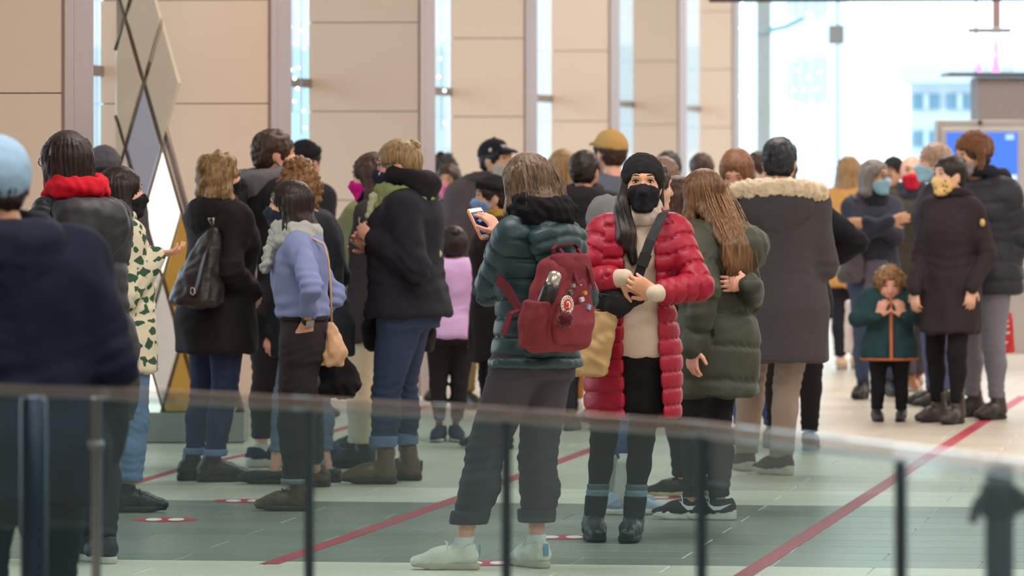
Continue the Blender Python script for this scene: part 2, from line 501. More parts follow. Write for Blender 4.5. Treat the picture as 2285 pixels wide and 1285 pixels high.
floor = struct(hall_obj(MB().box((-14, -12, -.14), (14, 61.5, -.004)), 'floor', plain((150, 144, 134), .7)))
TU, TV, U0 = 0.386, 0.80, 21.97
def tile_kind(i):
    if 0 <= i < 10: return 'd'
    if i < 0 or i in (10, 11, 12): return 'p'
    return 'l'
TM = {}
for k_, m_ in (('d', T_DARK), ('p', T_PALE), ('l', T_LIGHT)):
    me_ = MB().box((-TV / 2 + .002, -TU / 2 + .002, -.02), (TV / 2 - .002, TU / 2 - .002, 0), .003).mesh('tile')
    me_.materials.append(m_); TM[k_] = me_
near_t, far_t = [], {'l': MB(), 'p': MB(), 'd': MB()}
for i in range(-4, 103):
    u = U0 + (i + .5) * TU
    for j in range(-9, 6):
        v = (j + (.5 if i % 2 else 0)) * TV - .13
        x, y, _ = hall(v, u)
        px = CX + x / y * FPX
        if len(near_t) < 300 and -200 < px < 2485 and i >= -3: near_t.append((i, v, u))
        elif v > -6.9:
            far_t[tile_kind(i)].box((v - TV / 2 + .002, u - TU / 2 + .002, -.02), (v + TV / 2 - .002, u + TU / 2 - .002, 0), 0)
for i, v, u in near_t:
    o = bpy.data.objects.new('tile', TM[tile_kind(i)]); COL.objects.link(o); o.parent = floor; o.location = (v, u, 0)
o = far_t['l'].build('tile_field', T_LIGHT2, floor); o['kind'] = 'stuff'
o = far_t['p'].build('tile_field', T_PALE2, floor); o['kind'] = 'stuff'
o = far_t['d'].build('tile_field', T_DARK2, floor); o['kind'] = 'stuff'

WALLM = cloth((232, 222, 208), .75, .05, 90, .03, wr=0)
struct(hall_obj(MB().box((-14, -12, 5.4), (14, 61.5, 5.55)), 'ceiling', WALLM))
struct(hall_obj(MB().box((14, -12, 0), (14.2, 61.5, 5.4)), 'wall_right', WALLM))
struct(hall_obj(MB().box((-14, -12.2, 0), (14.2, -12, 5.4)), 'wall_back', WALLM))
struct(hall_obj(MB().box((-14.2, -12, 0), (-14, 22, 5.4)), 'wall_left', WALLM))

BRONZE = plain((150, 124, 116), .5, .25)
PIERP = cloth((226, 203, 184), .62, .04, 120, .03, big=1.3, wr=0)
STEEL = plain((150, 152, 156), .3, .9)
PANE = clear_glass('window_glass', (.93, .98, 1.0), .02)
VE = -6.0
edges = [145, 605, 938, 1173, 1362, 1515, 1636]
lefts = [-190, 226, 690, 1005, 1230, 1412, 1560]
PIER = []
for n, (xr, xl) in enumerate(zip(edges, lefts)):
    r = (xr - CX) / FPX
    t = VE / (r * math.cos(TH) - math.sin(TH)); u = t * (r * math.sin(TH) + math.cos(TH))
    vl = ray_u(xl, u)[0]
    PIER.append((u, vl))
ordn = ['nearest', 'second', 'third', 'fourth', 'fifth', 'sixth', 'seventh']
zj = [0, .12, .72, 1.32, 1.92, 2.52, 3.12, 3.72, 4.32, 5.39]
for n, (u, vl) in enumerate(PIER):
    root = empty('pilaster', hall((VE + vl) / 2, u + .2), HR)
    tag(root, ['beige panelled pilaster at the left edge of the photo, nearest the camera',
               'beige panelled pilaster behind the diamond kiosk, second from the left',
               'wide pink-beige panelled pilaster above the woman in the green scarf',
               'beige panelled pilaster behind the man in the dark baseball cap',
               'beige panelled pilaster behind the tan cap, fifth from the left',
               'beige panelled pilaster above the woman in the black beanie, sixth from the left',
               'palest narrow pilaster, last before the glass end wall'][n], 'pilaster', 'panelled pilasters along the window wall')
    hw = (VE - vl) / 2
    MB().box((-hw + .01, -.185, 0), (hw - .008, .40, 5.39)).build('core', BRONZE, root)
    for a, b in zip(zj[:-1], zj[1:]):
        MB().box((-hw, -.215, a + .0025), (hw - .012, -.18, b - .0025), .002).build('panel', PIERP, root)
    MB().box((hw - .012, -.22, 0), (hw + .004, -.02, 5.39), .002).build('corner_strip', BRONZE, root)
    MB().box((hw - .012, -.014, 0), (hw + .004, .42, 5.39), .002).build('side_panel', BRONZE, root)
# glazing between the pilasters (standing on the line of their left ends)
for n in range(len(PIER)):
    (u0, v0) = PIER[n]
    (u1, v1) = PIER[n + 1] if n + 1 < len(PIER) else (60.5, -6.42)
    a, b = u0 + .61, u1 - .02
    root = struct(empty('window_%d' % (n + 1), hall(v0, a), HR))
    dv, du = v1 - v0, b - a
    def wl(t, off, z): return (dv * t + off, du * t, z)
    def wbar(t0, t1, z0, z1, th):
        m = MB()
        vs = [wl(t0, -th, z0), wl(t0, th, z0), wl(t1, th, z0), wl(t1, -th, z0), wl(t0, -th, z1), wl(t0, th, z1), wl(t1, th, z1), wl(t1, -th, z1)]
        return m.add(vs, [(3, 2, 1, 0), (4, 5, 6, 7), (0, 1, 5, 4), (1, 2, 6, 5), (2, 3, 7, 6), (3, 0, 4, 7)])
    for q in range(3):
        wbar(q / 3 + .004, (q + 1) / 3 - .004, .14, 2.08, .008).build('pane', PANE, root)
        wbar(q / 3 + .004, (q + 1) / 3 - .004, 2.14, 5.36, .008).build('pane', PANE, root)
        if q: wbar(q / 3 - .005, q / 3 + .005, .12, 5.4, .03).build('mullion', STEEL, root)
    wbar(0, 1, 0, .14, .05).build('sill', STEEL, root)
    wbar(0, 1, 2.08, 2.14, .02).build('transom', STEEL, root)

# glass end wall
UE = 60.5
PALEM = plain((196, 206, 210), .45, .2)
end = struct(empty('window_8', hall(0, UE), HR))
cols = [1652, 1705, 1870, 2178, 2420, 2700]
vs_ = [ray_u(c, UE)[0] for c in cols]
vs_ = [-6.3] + vs_[1:] + [14]
for i in range(len(vs_) - 1):
    MB().box((vs_[i] + .02, -.01, .1), (vs_[i + 1] - .02, .01, 5.36)).build('pane', PANE, end)
for i, v in enumerate(vs_[1:-1]):
    w = .075 if i == 0 else .012
    MB().box((v - w, -.05, 0), (v + w, .05, 5.4), .004).build('mullion', PALEM if i == 0 else STEEL, end)
MB().box((vs_[0], -.06, 0), (vs_[-1], .06, .1)).build('sill', STEEL, end)
MB().box((vs_[0], -.06, 5.3), (vs_[-1], .06, 5.4)).build('head_rail', STEEL, end)
v_, d_ = ray_u(1867, UE - .1)
g = empty('wall_box', hall(v_, UE - .12, hz(98, d_)), HR)
tag(g, 'small grey square box fixed to the thin mullion of the glass end wall', 'box')
MB().box((-.08, -.05, 0), (.08, .05, .2), .008).build('case', plain((150, 152, 155), .5), g)
MB().box((-.066, -.056, .02), (.066, -.05, .18), .004).build('cover', plain((165, 167, 170), .5), g)
# door closer arm on the pale post
v_, d_ = ray_u(1712, UE - .1)
g = empty('door_closer', hall(v_, UE - .1, hz(70, d_)), HR)
tag(g, 'pale door closer with a bent arm on the wide post of the glass wall', 'door closer')
MB().box((-.09, -.06, -.02), (.05, 0, .06), .01).build('case', PALEM, g)
MB().tube([(0, -.05, .0), (.22, -.1, .05), (.40, -.04, .14)], .022, 8).build('arm', plain((150, 205, 220), .4), g)

# outside: pavement and pale buildings
struct(hall_obj(MB().box((-120, 61.6, -.2), (120, 260, -.06)), 'ground_outside', plain((205, 210, 215), .9)))
struct(hall_obj(MB().box((-120, -20, -.2), (-14.3, 61.5, -.06)), 'ground_outside_side', plain((205, 210, 215), .9)))
struct(hall_obj(MB().box((-14.2, 22.1, -.2), (-7.4, 61.5, -.06)), 'ground_outside_near', plain((205, 210, 215), .9)))
def building(label, v0, v1, u, h, body, win, nv, nz, z0=2.6, wv=.62, wz=.5, depth=8):
    root = empty('street_building', hall((v0 + v1) / 2, u), HR)
    tag(root, label, 'building')
    W = v1 - v0
    MB().box((-W / 2, 0, -.1), (W / 2, depth, h)).build('wall', body, root)
    pv, pz = W / nv, (h - z0) / nz
    for a in range(nv):
        for b in range(nz):
            x0, zz = -W / 2 + pv * (a + .5), z0 + pz * (b + .5)
            f = MB().box((x0 - pv * wv / 2, -.06, zz - pz * wz / 2), (x0 + pv * wv / 2, .02, zz + pz * wz / 2)).build('window', win, root)
            MB().box((x0 - .04, -.1, zz - pz * wz / 2), (x0 + .04, -.05, zz + pz * wz / 2)).build('glazing_bar', body, f)
    MB().box((-W / 2 - .2, -.3, h), (W / 2 + .2, depth, h + .3)).build('roof_edge', body, root)
BW = plain((200, 208, 212), .8); BG = plain((104, 140, 158), .4)
v0, d0 = ray_u(2030, 100); v1, d1 = ray_u(2330, 100)
building('pale street building with blue-grey windows seen through the glass end wall', v0, v1, 100, hz(188, 100) + .02, BW, BG, 4, 2, z0=hz(350, 100), wv=.8, wz=.42)
v0, d0 = ray_u(1725, 150); v1, d1 = ray_u(1850, 150)
building('pale cyan tower block seen faintly behind the strings of fairy lights', v0, v1, 150, 14, plain((205, 224, 232), .8), plain((176, 208, 220), .4), 3, 5, depth=6)
building('long pale cyan building outside the side windows', -34, -8.5, 82, 13, plain((226, 240, 246), .8), plain((176, 214, 228), .4), 9, 4, z0=1.0, depth=8)

# hanging strings of fairy lights near the glass
BULB = plain((225, 245, 255), .4, 0, 5.0, name='fairy_bulb')
rnd = random.Random(5)
def light_string(px, d, y0, y1, n, label):
    p = at(px, y1, d); top = at(px, y0, d)
    root = empty('light_string', (p[0], p[1], p[2]))
    tag(root, label, 'fairy lights', 'strings of fairy lights hanging at the windows')
    h = 5.38 - p[2]
    MB().tube([(0, 0, 0), (.004, 0, h * .5), (0, 0, h)], .003, 5).build('wire', plain((190, 200, 205), .5), root)
    for i in range(n):
        z = (i + .5 + rnd.uniform(-.3, .3)) * (top[2] - p[2]) / n
        MB().ball((rnd.uniform(-.03, .03), rnd.uniform(-.03, .03), z), .011, 6, 4).build('bulb', BULB, root)
for (px, d, y0, y1, n, lb) in (
        (652, 36.2, -5, 250, 6, 'string of small white lights hanging in the window beside the tall brown-haired man'),
        (672, 36.6, 60, 300, 6, 'short string of white lights in the window right of the tall man'),
        (985, 42, -5, 290, 6, 'string of small lights in the window left of the man in the dark cap'),
        (1658, 60.2, 0, 330, 12, 'leftmost string of fairy lights, beside the last pilaster'),
        (1672, 60.2, 20, 335, 10, 'string of fairy lights just right of the last pilaster'),
        (1775, 60.2, 50, 350, 9, 'string of fairy lights left of the mullion with the grey box'),
        (1800, 60.2, 20, 350, 10, 'string of fairy lights close to the mullion with the grey box'),
        (1826, 60.2, 60, 350, 7, 'sparse string of fairy lights left of the grey box'),
        (1905, 60.2, 120, 350, 5, 'sparse string of fairy lights right of the grey box')):
    light_string(px, d, y0, y1, n, lb)

# suspended dark header
v0, d0 = ray_u(1583, 45.0); v1, _ = ray_u(2700, 45.0)
g = empty('hanging_header', hall((v0 + v1) / 2, 45.0, hz(5, d0)), HR)
tag(g, 'dark brown header beam hanging along the top right of the hall', 'beam')
W = v1 - v0
MB().box((-W / 2, -.06, 0), (W / 2, .06, .42), .006).build('beam', plain((70, 58, 54), .5), g)
for x in (-W / 2 + .3, 0, W / 2 - .3):
    MB().tube([(x, 0, .4), (x, 0, 5.4 - hz(5, d0))], .012, 8).build('rod', STEEL, g)

# low grey plinth by the end wall
p = ground(1820, 712)
g = empty('low_plinth', (p[0], p[1], 0), HR)
tag(g, 'low pale grey plinth standing before the glass end wall', 'plinth')
MB().box((-.2, 0, 0), (.19, .5, .06), .006).build('foot', plain((150, 152, 154), .6), g)
MB().box((-.18, .02, .06), (.17, .48, .42), .01).build('block', plain((178, 182, 184), .6), g)
MB().box((-.19, .01, .42), (.18, .49, .45), .006).build('slab', plain((190, 194, 196), .5), g)

# red queue lines and distance stickers on the floor
TAPE = plain((172, 38, 62), .5)
def tape(label, pts, w=.075):
    P = [np.append(ground(*p), .002) for p in pts]
    c = P[0].copy(); m = MB(); up = np.array((0, 0, 1.))
    vs, fs = [], []
    for i, p in enumerate(P):
        d = unit(P[min(i + 1, len(P) - 1)] - P[max(i - 1, 0)]); n = np.cross(d, up)
        for sw, z in ((-.5, -.0018), (.5, -.0018), (.5, 0), (-.5, 0)): vs.append(p - c + n * sw * w + up * z)
    for i in range(len(P) - 1):
        for k in range(4): fs.append((i * 4 + k, i * 4 + (k + 1) % 4, i * 4 + 4 + (k + 1) % 4, i * 4 + 4 + k))
    fs += [(3, 2, 1, 0), tuple(range((len(P) - 1) * 4, len(P) * 4))]
    m.add(vs, fs)
    o = m.build('floor_tape', TAPE); o.location = tuple(c)
    tag(o, label, 'floor tape', 'red queue lines on the floor')
tape('red tape line crossing the floor behind the woman with the maroon backpack', [(600, 1259), (850, 1173), (1020, 1113), (1315, 1005), (1500, 940)])
tape('red tape line on the right, running up towards the long black coat', [(1640, 1297), (1900, 1130), (2180, 950), (2285, 884)])
tape('faded red tape line on the left, behind the boots and jeans', [(250, 1092), (420, 1042), (580, 1008), (780, 952), (960, 905)], .06)
def sticker(label, px, py, r=.145):
    p = ground(px, py)
    root = empty('floor_sticker', (p[0], p[1], 0.0)); tag(root, label, 'floor sticker', 'round distance stickers on the floor')
    MB().lathe([(r, .0002), (r, .0022)], n=24, smooth=False).build('disc', plain((186, 40, 60), .55), root)
    for sx in (-1, 1):
        m = MB().lathe([(1, .0022), (1, .0032)], n=16, smooth=False)
        m.V = [(sx * .05 + x * .036, y * .085, z) for x, y, z in m.V]
        m.build('footprint', plain((240, 240, 238), .55), root)
sticker('round red sticker with white footprints left of the striding brown boots', 368, 1160)
sticker('round red sticker with white footprints behind the tip of the brown boot', 545, 1118)
sticker('round red sticker with white footprints between the two women in front', 1255, 1199)
sticker('round red sticker at the front, between the white sneakers', 1085, 1257)
sticker('round red sticker half hidden behind the black sneakers', 1452, 1110)

# ------------------------------------------------------------------ curved glass balustrade in front
RGL = clear_glass('rail_glass', (.80, .83, .85), .10, 1.0, .16)
GT = clear_glass('balustrade_glass', (.75, .87, .875), .03, .8, .04, (.042, (.12, .42, .55)))
RAILM = plain((165, 172, 178), .16, .95)
SEAL = plain((58, 70, 78), .4, .2)
jx = [-280, 215, 690, 1130, 1565, 2010, 2480]
jy = [850, 868, 892, 916, 948, 1000, 1062]
JP = []
for x, y in zip(jx, jy):
    s = (y - HOR) / (CAMZ - 1.07); JP.append(np.array(((x - CX) / s, FPX / s)))
bal = empty('glass_balustrade', (JP[3][0], JP[3][1], 0))
tag(bal, 'curved waist-high glass balustrade running across the foreground', 'balustrade')
c0 = JP[3]
for i in range(6):
    a, b = JP[i] - c0, JP[i + 1] - c0; d = (b - a) / np.linalg.norm(b - a); n = np.array((d[1], -d[0]))
    a2, b2 = a + d * .006, b - d * .006
    def q(p, o, z): return (p[0] + n[0] * o, p[1] + n[1] * o, z)
    m = MB(); m.add([q(a2, -.005, .06), q(b2, -.005, .06), q(b2, .005, .06), q(a2, .005, .06), q(a2, -.005, 1.052), q(b2, -.005, 1.052), q(b2, .005, 1.052), q(a2, .005, 1.052)],
                    [(3, 2, 1, 0), (4, 5, 6, 7), (0, 1, 5, 4), (1, 2, 6, 5), (2, 3, 7, 6), (3, 0, 4, 7)])
    m.build('glass_panel', GT, bal)
    m = MB(); m.add([q(a, -.03, 0), q(b, -.03, 0), q(b, .03, 0), q(a, .03, 0), q(a, -.03, .1), q(b, -.03, .1), q(b, .03, .1), q(a, .03, .1)],
                    [(3, 2, 1, 0), (4, 5, 6, 7), (0, 1, 5, 4), (1, 2, 6, 5), (2, 3, 7, 6), (3, 0, 4, 7)])
    m.build('base_channel', STEEL, bal)
fine = []
for i in range(6):
    for t in np.linspace(0, 1, 5)[:-1]: fine.append(JP[i] * (1 - t) + JP[i + 1] * t - c0)
fine.append(JP[6] - c0)
MB().strap([(p[0], p[1], 1.061) for p in fine],   .028, .030, [(-(fine[min(i + 1, len(fine) - 1)] - fine[max(i - 1, 0)])[1], (fine[min(i + 1, len(fine) - 1)] - fine[max(i - 1, 0)])[0], 0) for i in range(len(fine))]).build('top_rail', RGL, bal)
for i in range(1, 6):
    p = JP[i] - c0
    MB().box((p[0] - .011, p[1] - .012, .06), (p[0] + .011, p[1] + .012, 1.052), .003).build('joint_post', RAILM if i == 1 else SEAL, bal)
    if i == 1:
        MB().lathe([(.016, 0), (.018, .01), (.016, .02)], (p[0], p[1], .93), 12).build('collar', STEEL, bal)
def stanchion(px, wid, d, ztop, label):
    x = (px - CX) * d / FPX
    root = empty('steel_post', (x, d, 0)); tag(root, label, 'post', 'posts behind the balustrade')
    r = wid * d / FPX / 2
    M_ = plain((46, 66, 84), .35, .6)
    MB().lathe([(r * 2.2, 0), (r * 2.2, .012), (r * 1.1, .016)], n=16).build('foot_plate', M_, root)
    MB().lathe([(r, .012), (r, ztop - .01), (r * .8, ztop)], n=16).build('shaft', M_, root)
    return root, r
stanchion(75, 60, 12.9, 1.06, 'dark blue steel post behind the glass at the far left')
rt, r = stanchion(2230, 66, 10.2, 1.05, 'dark steel post with a clamp behind the glass at the far right')
cl = MB().lathe([(r * 1.25, .955), (r * 1.3, .97), (r * 1.3, 1.0), (r * 1.25, 1.015)], n=16).build('clamp', plain((28, 40, 50), .4, .5), rt)
MB().tube([(-r * .8, 0, 1.0), (-r * 1.5, -.01, .98), (-r * 1.9, -.015, .945)], [.012, .011, .008], 8).build('lever', plain((28, 40, 50), .4, .5), cl)
MB().tube([(r * .8, 0, 1.0), (r * 1.6, 0, .98), (r * 2.2, 0, .985)], [.016, .02, .016], 8).build('hook', plain((28, 40, 50), .4, .5), cl)

# ------------------------------------------------------------------ diamond kiosk on the left
KD = 31.6
ks = FPX / KD
kx0 = 400
kio = empty('diamond_kiosk', ((kx0 - CX) / ks, KD, 0))
tag(kio, 'tall display kiosk of lit white, gold and grey diamond panels beside the window', 'display kiosk')
def K(px, py, y=0.0): return ((px - kx0) / ks, y, CAMZ - (py - HOR) / ks)
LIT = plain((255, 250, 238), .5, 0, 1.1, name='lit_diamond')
KW = plain((228, 223, 218), .5); KP = plain((204, 190, 188), .5); KG = plain((190, 146, 62), .42); KL = plain((160, 162, 178), .5); KB = plain((190, 178, 160), .5)
RIB = plain((112, 100, 92), .35, .6)
# plinth and back body (a wedge, wider at the foot)
m = MB(); m.prism([(300, 985), (545, 985), (545, 920), (300, 920)], lambda x, y: K(x, y, -.06), lambda x, y: K(x, y, .5)); m.build('plinth', plain((150, 148, 142), .6), kio)
m = MB(); m.prism([(258, 925), (540, 925), (470, 700), (408, 420), (318, 100), (290, -700), (258, -700)], lambda x, y: K(x, y, .06), lambda x, y: K(x, y, .45)); m.build('body', KB, kio)
cells = {}
HWD, HH = 42, 145
def kc(i, j): return 363 + HWD * i, 475 + HH * j
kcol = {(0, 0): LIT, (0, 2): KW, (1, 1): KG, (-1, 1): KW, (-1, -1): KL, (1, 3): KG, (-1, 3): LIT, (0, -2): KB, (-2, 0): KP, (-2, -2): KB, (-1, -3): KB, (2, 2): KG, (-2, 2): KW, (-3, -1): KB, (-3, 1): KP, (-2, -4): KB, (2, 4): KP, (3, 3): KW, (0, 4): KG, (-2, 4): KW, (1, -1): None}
def redge(y): return 290 + max(0, y) * .282
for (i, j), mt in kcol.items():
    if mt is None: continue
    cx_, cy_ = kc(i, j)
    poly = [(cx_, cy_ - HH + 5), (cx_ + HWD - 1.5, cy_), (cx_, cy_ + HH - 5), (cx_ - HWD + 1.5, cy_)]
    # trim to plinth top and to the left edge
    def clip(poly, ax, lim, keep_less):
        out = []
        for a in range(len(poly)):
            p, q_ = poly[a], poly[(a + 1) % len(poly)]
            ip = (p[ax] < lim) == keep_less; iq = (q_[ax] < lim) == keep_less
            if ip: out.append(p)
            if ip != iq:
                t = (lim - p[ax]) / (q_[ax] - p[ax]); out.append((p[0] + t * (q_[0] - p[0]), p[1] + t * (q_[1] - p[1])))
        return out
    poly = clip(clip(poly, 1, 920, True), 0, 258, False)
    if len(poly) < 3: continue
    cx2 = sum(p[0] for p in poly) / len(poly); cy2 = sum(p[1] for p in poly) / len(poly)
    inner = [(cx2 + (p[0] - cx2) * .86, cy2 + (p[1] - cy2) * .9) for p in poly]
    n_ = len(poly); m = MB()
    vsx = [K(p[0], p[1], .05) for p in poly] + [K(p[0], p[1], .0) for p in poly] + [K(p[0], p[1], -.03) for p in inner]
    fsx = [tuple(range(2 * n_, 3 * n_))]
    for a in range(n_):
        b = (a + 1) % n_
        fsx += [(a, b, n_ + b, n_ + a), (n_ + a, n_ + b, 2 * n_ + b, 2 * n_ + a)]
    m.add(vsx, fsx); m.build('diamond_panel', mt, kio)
def rib(a, b, r=.014):
    MB().tube([K(a[0], a[1], .0), K(b[0], b[1], .0)], r, 6).build('rib', RIB, kio)
rib((283, -260), (290, 0), .02); rib((290, 0), (540, 920), .02)
for c in range(-3, 1):                                  # falling to the right
    x0, y0 = 363 + 2 * HWD * c, 475 - HH
    ya, yb = -260, 920
    xa = x0 + (ya - y0) * HWD / HH; xb = x0 + (yb - y0) * HWD / HH
    if xa < 258: ya += (258 - xa) * HH / HWD; xa = 258
    if ya < yb: rib((xa, ya), (xb, yb), .013)
for c in range(-3, 6):                                  # falling to the left
    x0, y0 = 363 + 2 * HWD * c, 475 - HH
    # start on the right-hand slanting edge
    ya = y0 + (0 if c <= 0 else c * 2 * HH)
    ya = y0 + c * HH; xa = x0 - (ya - y0) * HWD / HH
    yb = 920; xb = x0 - (yb - y0) * HWD / HH
    if xb < 258: yb = ya + (xa - 258) * HH / HWD; xb = 258
    if yb > ya: rib((xa, ya), (xb, yb))

# ------------------------------------------------------------------ screen kiosk, canopy and neon on the right
SD = 46.0
ss = FPX / SD
sk = empty('screen_kiosk', ((2190 - CX) / ss, SD, 0))
tag(sk, 'pale grey information kiosk with a blue lit screen behind the tall man', 'kiosk')
def S_(px, py, y=0.0): return ((px - 2190) / ss, y, CAMZ - (py - HOR) / ss)
def sbox(name, x0, y0, x1, y1, ya, yb, mat, parent=sk, bev=.006):
    a, b = S_(x0, y1, ya), S_(x1, y0, yb)
    return MB().box((a[0], a[1], max(0, a[2])), (b[0], b[1], b[2]), bev).build(name, mat, parent)
KGREY = plain((176, 168, 164), .5)
sbox('cabinet', 2092, 268, 2330, 860, 0, .35, KGREY)
sbox('bezel', 2100, 285, 2322, 640, -.02, 0, plain((190, 184, 180), .45))
scr = sbox('screen', 2112, 295, 2270, 600, -.03, -.02, plain((60, 110, 215), .3, 0, .75, name='screen_blue'), bev=.001)
sbox('screen_glow', 2225, 390, 2268, 415, -.034, -.03, plain((190, 220, 250), .3, 0, .9), scr, .001)
sbox('screen_glow', 2243, 300, 2262, 312, -.034, -.03, plain((150, 190, 250), .3, 0, .9), scr, .001)
sbox('screen_glow', 2255, 520, 2270, 596, -.034, -.03, plain((120, 200, 250), .3, 0, .9), scr, .001)
MB().ball(S_(2187, 273, -.01), .02, 8, 6).build('camera_eye', plain((30, 28, 28), .3), sk)
cn = empty('service_canopy', ((2280 - CX) / FPX * 50, 50.0, 0)); s5 = FPX / 50
tag(cn, 'grey boxed column with a thin projecting shelf behind the screen kiosk', 'column')
def C_(px, py, y=0.0): return ((px - 2280) / s5, y, CAMZ - (py - HOR) / s5)
a, b = C_(2182, 700), C_(2400, 172)
MB().box((a[0], 0, 0), (b[0], .8, b[2]), .01).build('box_body', plain((140, 130, 128), .6), cn)
a, b = C_(2115, 168), C_(2420, 162)
MB().box((a[0], -.1, a[2]), (b[0], .9, b[2]), .004).build('shelf', plain((84, 74, 76), .5), cn)
ns = empty('neon_sign', tuple(at(2222, 160, 50.3))); s5 = FPX / 50.3
tag(ns, 'pink and white neon sign with glass bell on the grey column', 'neon sign')
def N_(px, py, y=0.0): return ((px - 2222) / s5, y, -(py - 160) / s5)
a, b = N_(2160, 73, -.05), N_(2256, 63, .05); MB().box(a, b, .004).build('cross_bar', plain((150, 142, 142), .5), ns)
a, b = N_(2215, 62, -.03), N_(2232, -20, .03); MB().box(a, b, .004).build('hanger', plain((168, 138, 140), .5), ns)
NEON = plain((255, 120, 230), .4, 0, 3.0, name='neon_pink')
MB().tube([N_(2222, 160), N_(2222, 110), N_(2222, 84)], [.035, .03, .012], 8).build('tube', NEON, ns)
MB().tube([N_(2186, 160), N_(2187, 120)], [.02, .014], 8).build('tube', NEON, ns)
MB().lathe([(.16, 0), (.155, .1), (.12, .22), (.05, .31), (.03, .36)], n=16).build('glass_bell', clear_glass('bell_glass', (.9, .94, .86), .1), ns)

# ------------------------------------------------------------------ people
SKIN = {'light': (224, 178, 152), 'tan': (206, 156, 124), 'pink': (226, 170, 148), 'warm': (218, 166, 132), 'brown': (160, 112, 84)}
# torso table for a 1.65 m figure: z/H, half width, half depth, forward offset
TORSO = [(.30, .150, .125, -.005), (.44, .165, .125, -.008), (.50, .170, .128, -.014), (.55, .155, .115, -.010), (.61, .132, .100, .002),
         (.66, .132, .102, .008), (.72, .142, .114, .012), (.77, .148, .106, .002), (.80, .135, .090, -.008), (.825, .105, .072, -.014), (.85, .064, .060, -.016)]
def crease(s, V, Q, amp, seed, sl):                     # soft cross folds at elbows and above the hem
    N = vnormals(V, Q); d = np.zeros(len(V))
    if sl:
        for i in (0, 1):
            ax = unit(s.wri[i] - s.sh[i]); e = s.elb[i]
            g = np.exp(-(np.linalg.norm(V - e, axis=1) / (.10 * s.k)) ** 2)
            t = (V - e) @ ax; b = (V - e) @ unit(np.cross(ax, (.3, .8, .2)))
            d += g * np.sin(t * 2 * math.pi / (.05 * s.k) + 1.8 * np.sin(b * 30 + seed) + seed)
            g = np.exp(-(np.linalg.norm(V - s.sh[i] - A3((0, 0, -.09 * s.k)), axis=1) / (.07 * s.k)) ** 2)
            d += .7 * g * np.sin((t + .6 * b) * 2 * math.pi / (.06 * s.k) + seed)
    z = V[:, 2] / s.H; th = np.arctan2(V[:, 1] - s.chc[1], V[:, 0] - s.chc[0])
    g = np.exp(-((z - .60) / .05) ** 2); d += .6 * g * np.sin(V[:, 2] * 2 * math.pi / (.07 * s.k) + 2 * np.sin(2 * th + seed))
    g = np.clip((.56 - z) / .15, 0, 1); d += .8 * g * np.sin(7 * th + 2 * np.sin(5 * V[:, 2] + seed))
    return V + N * (amp * d)[:, None]
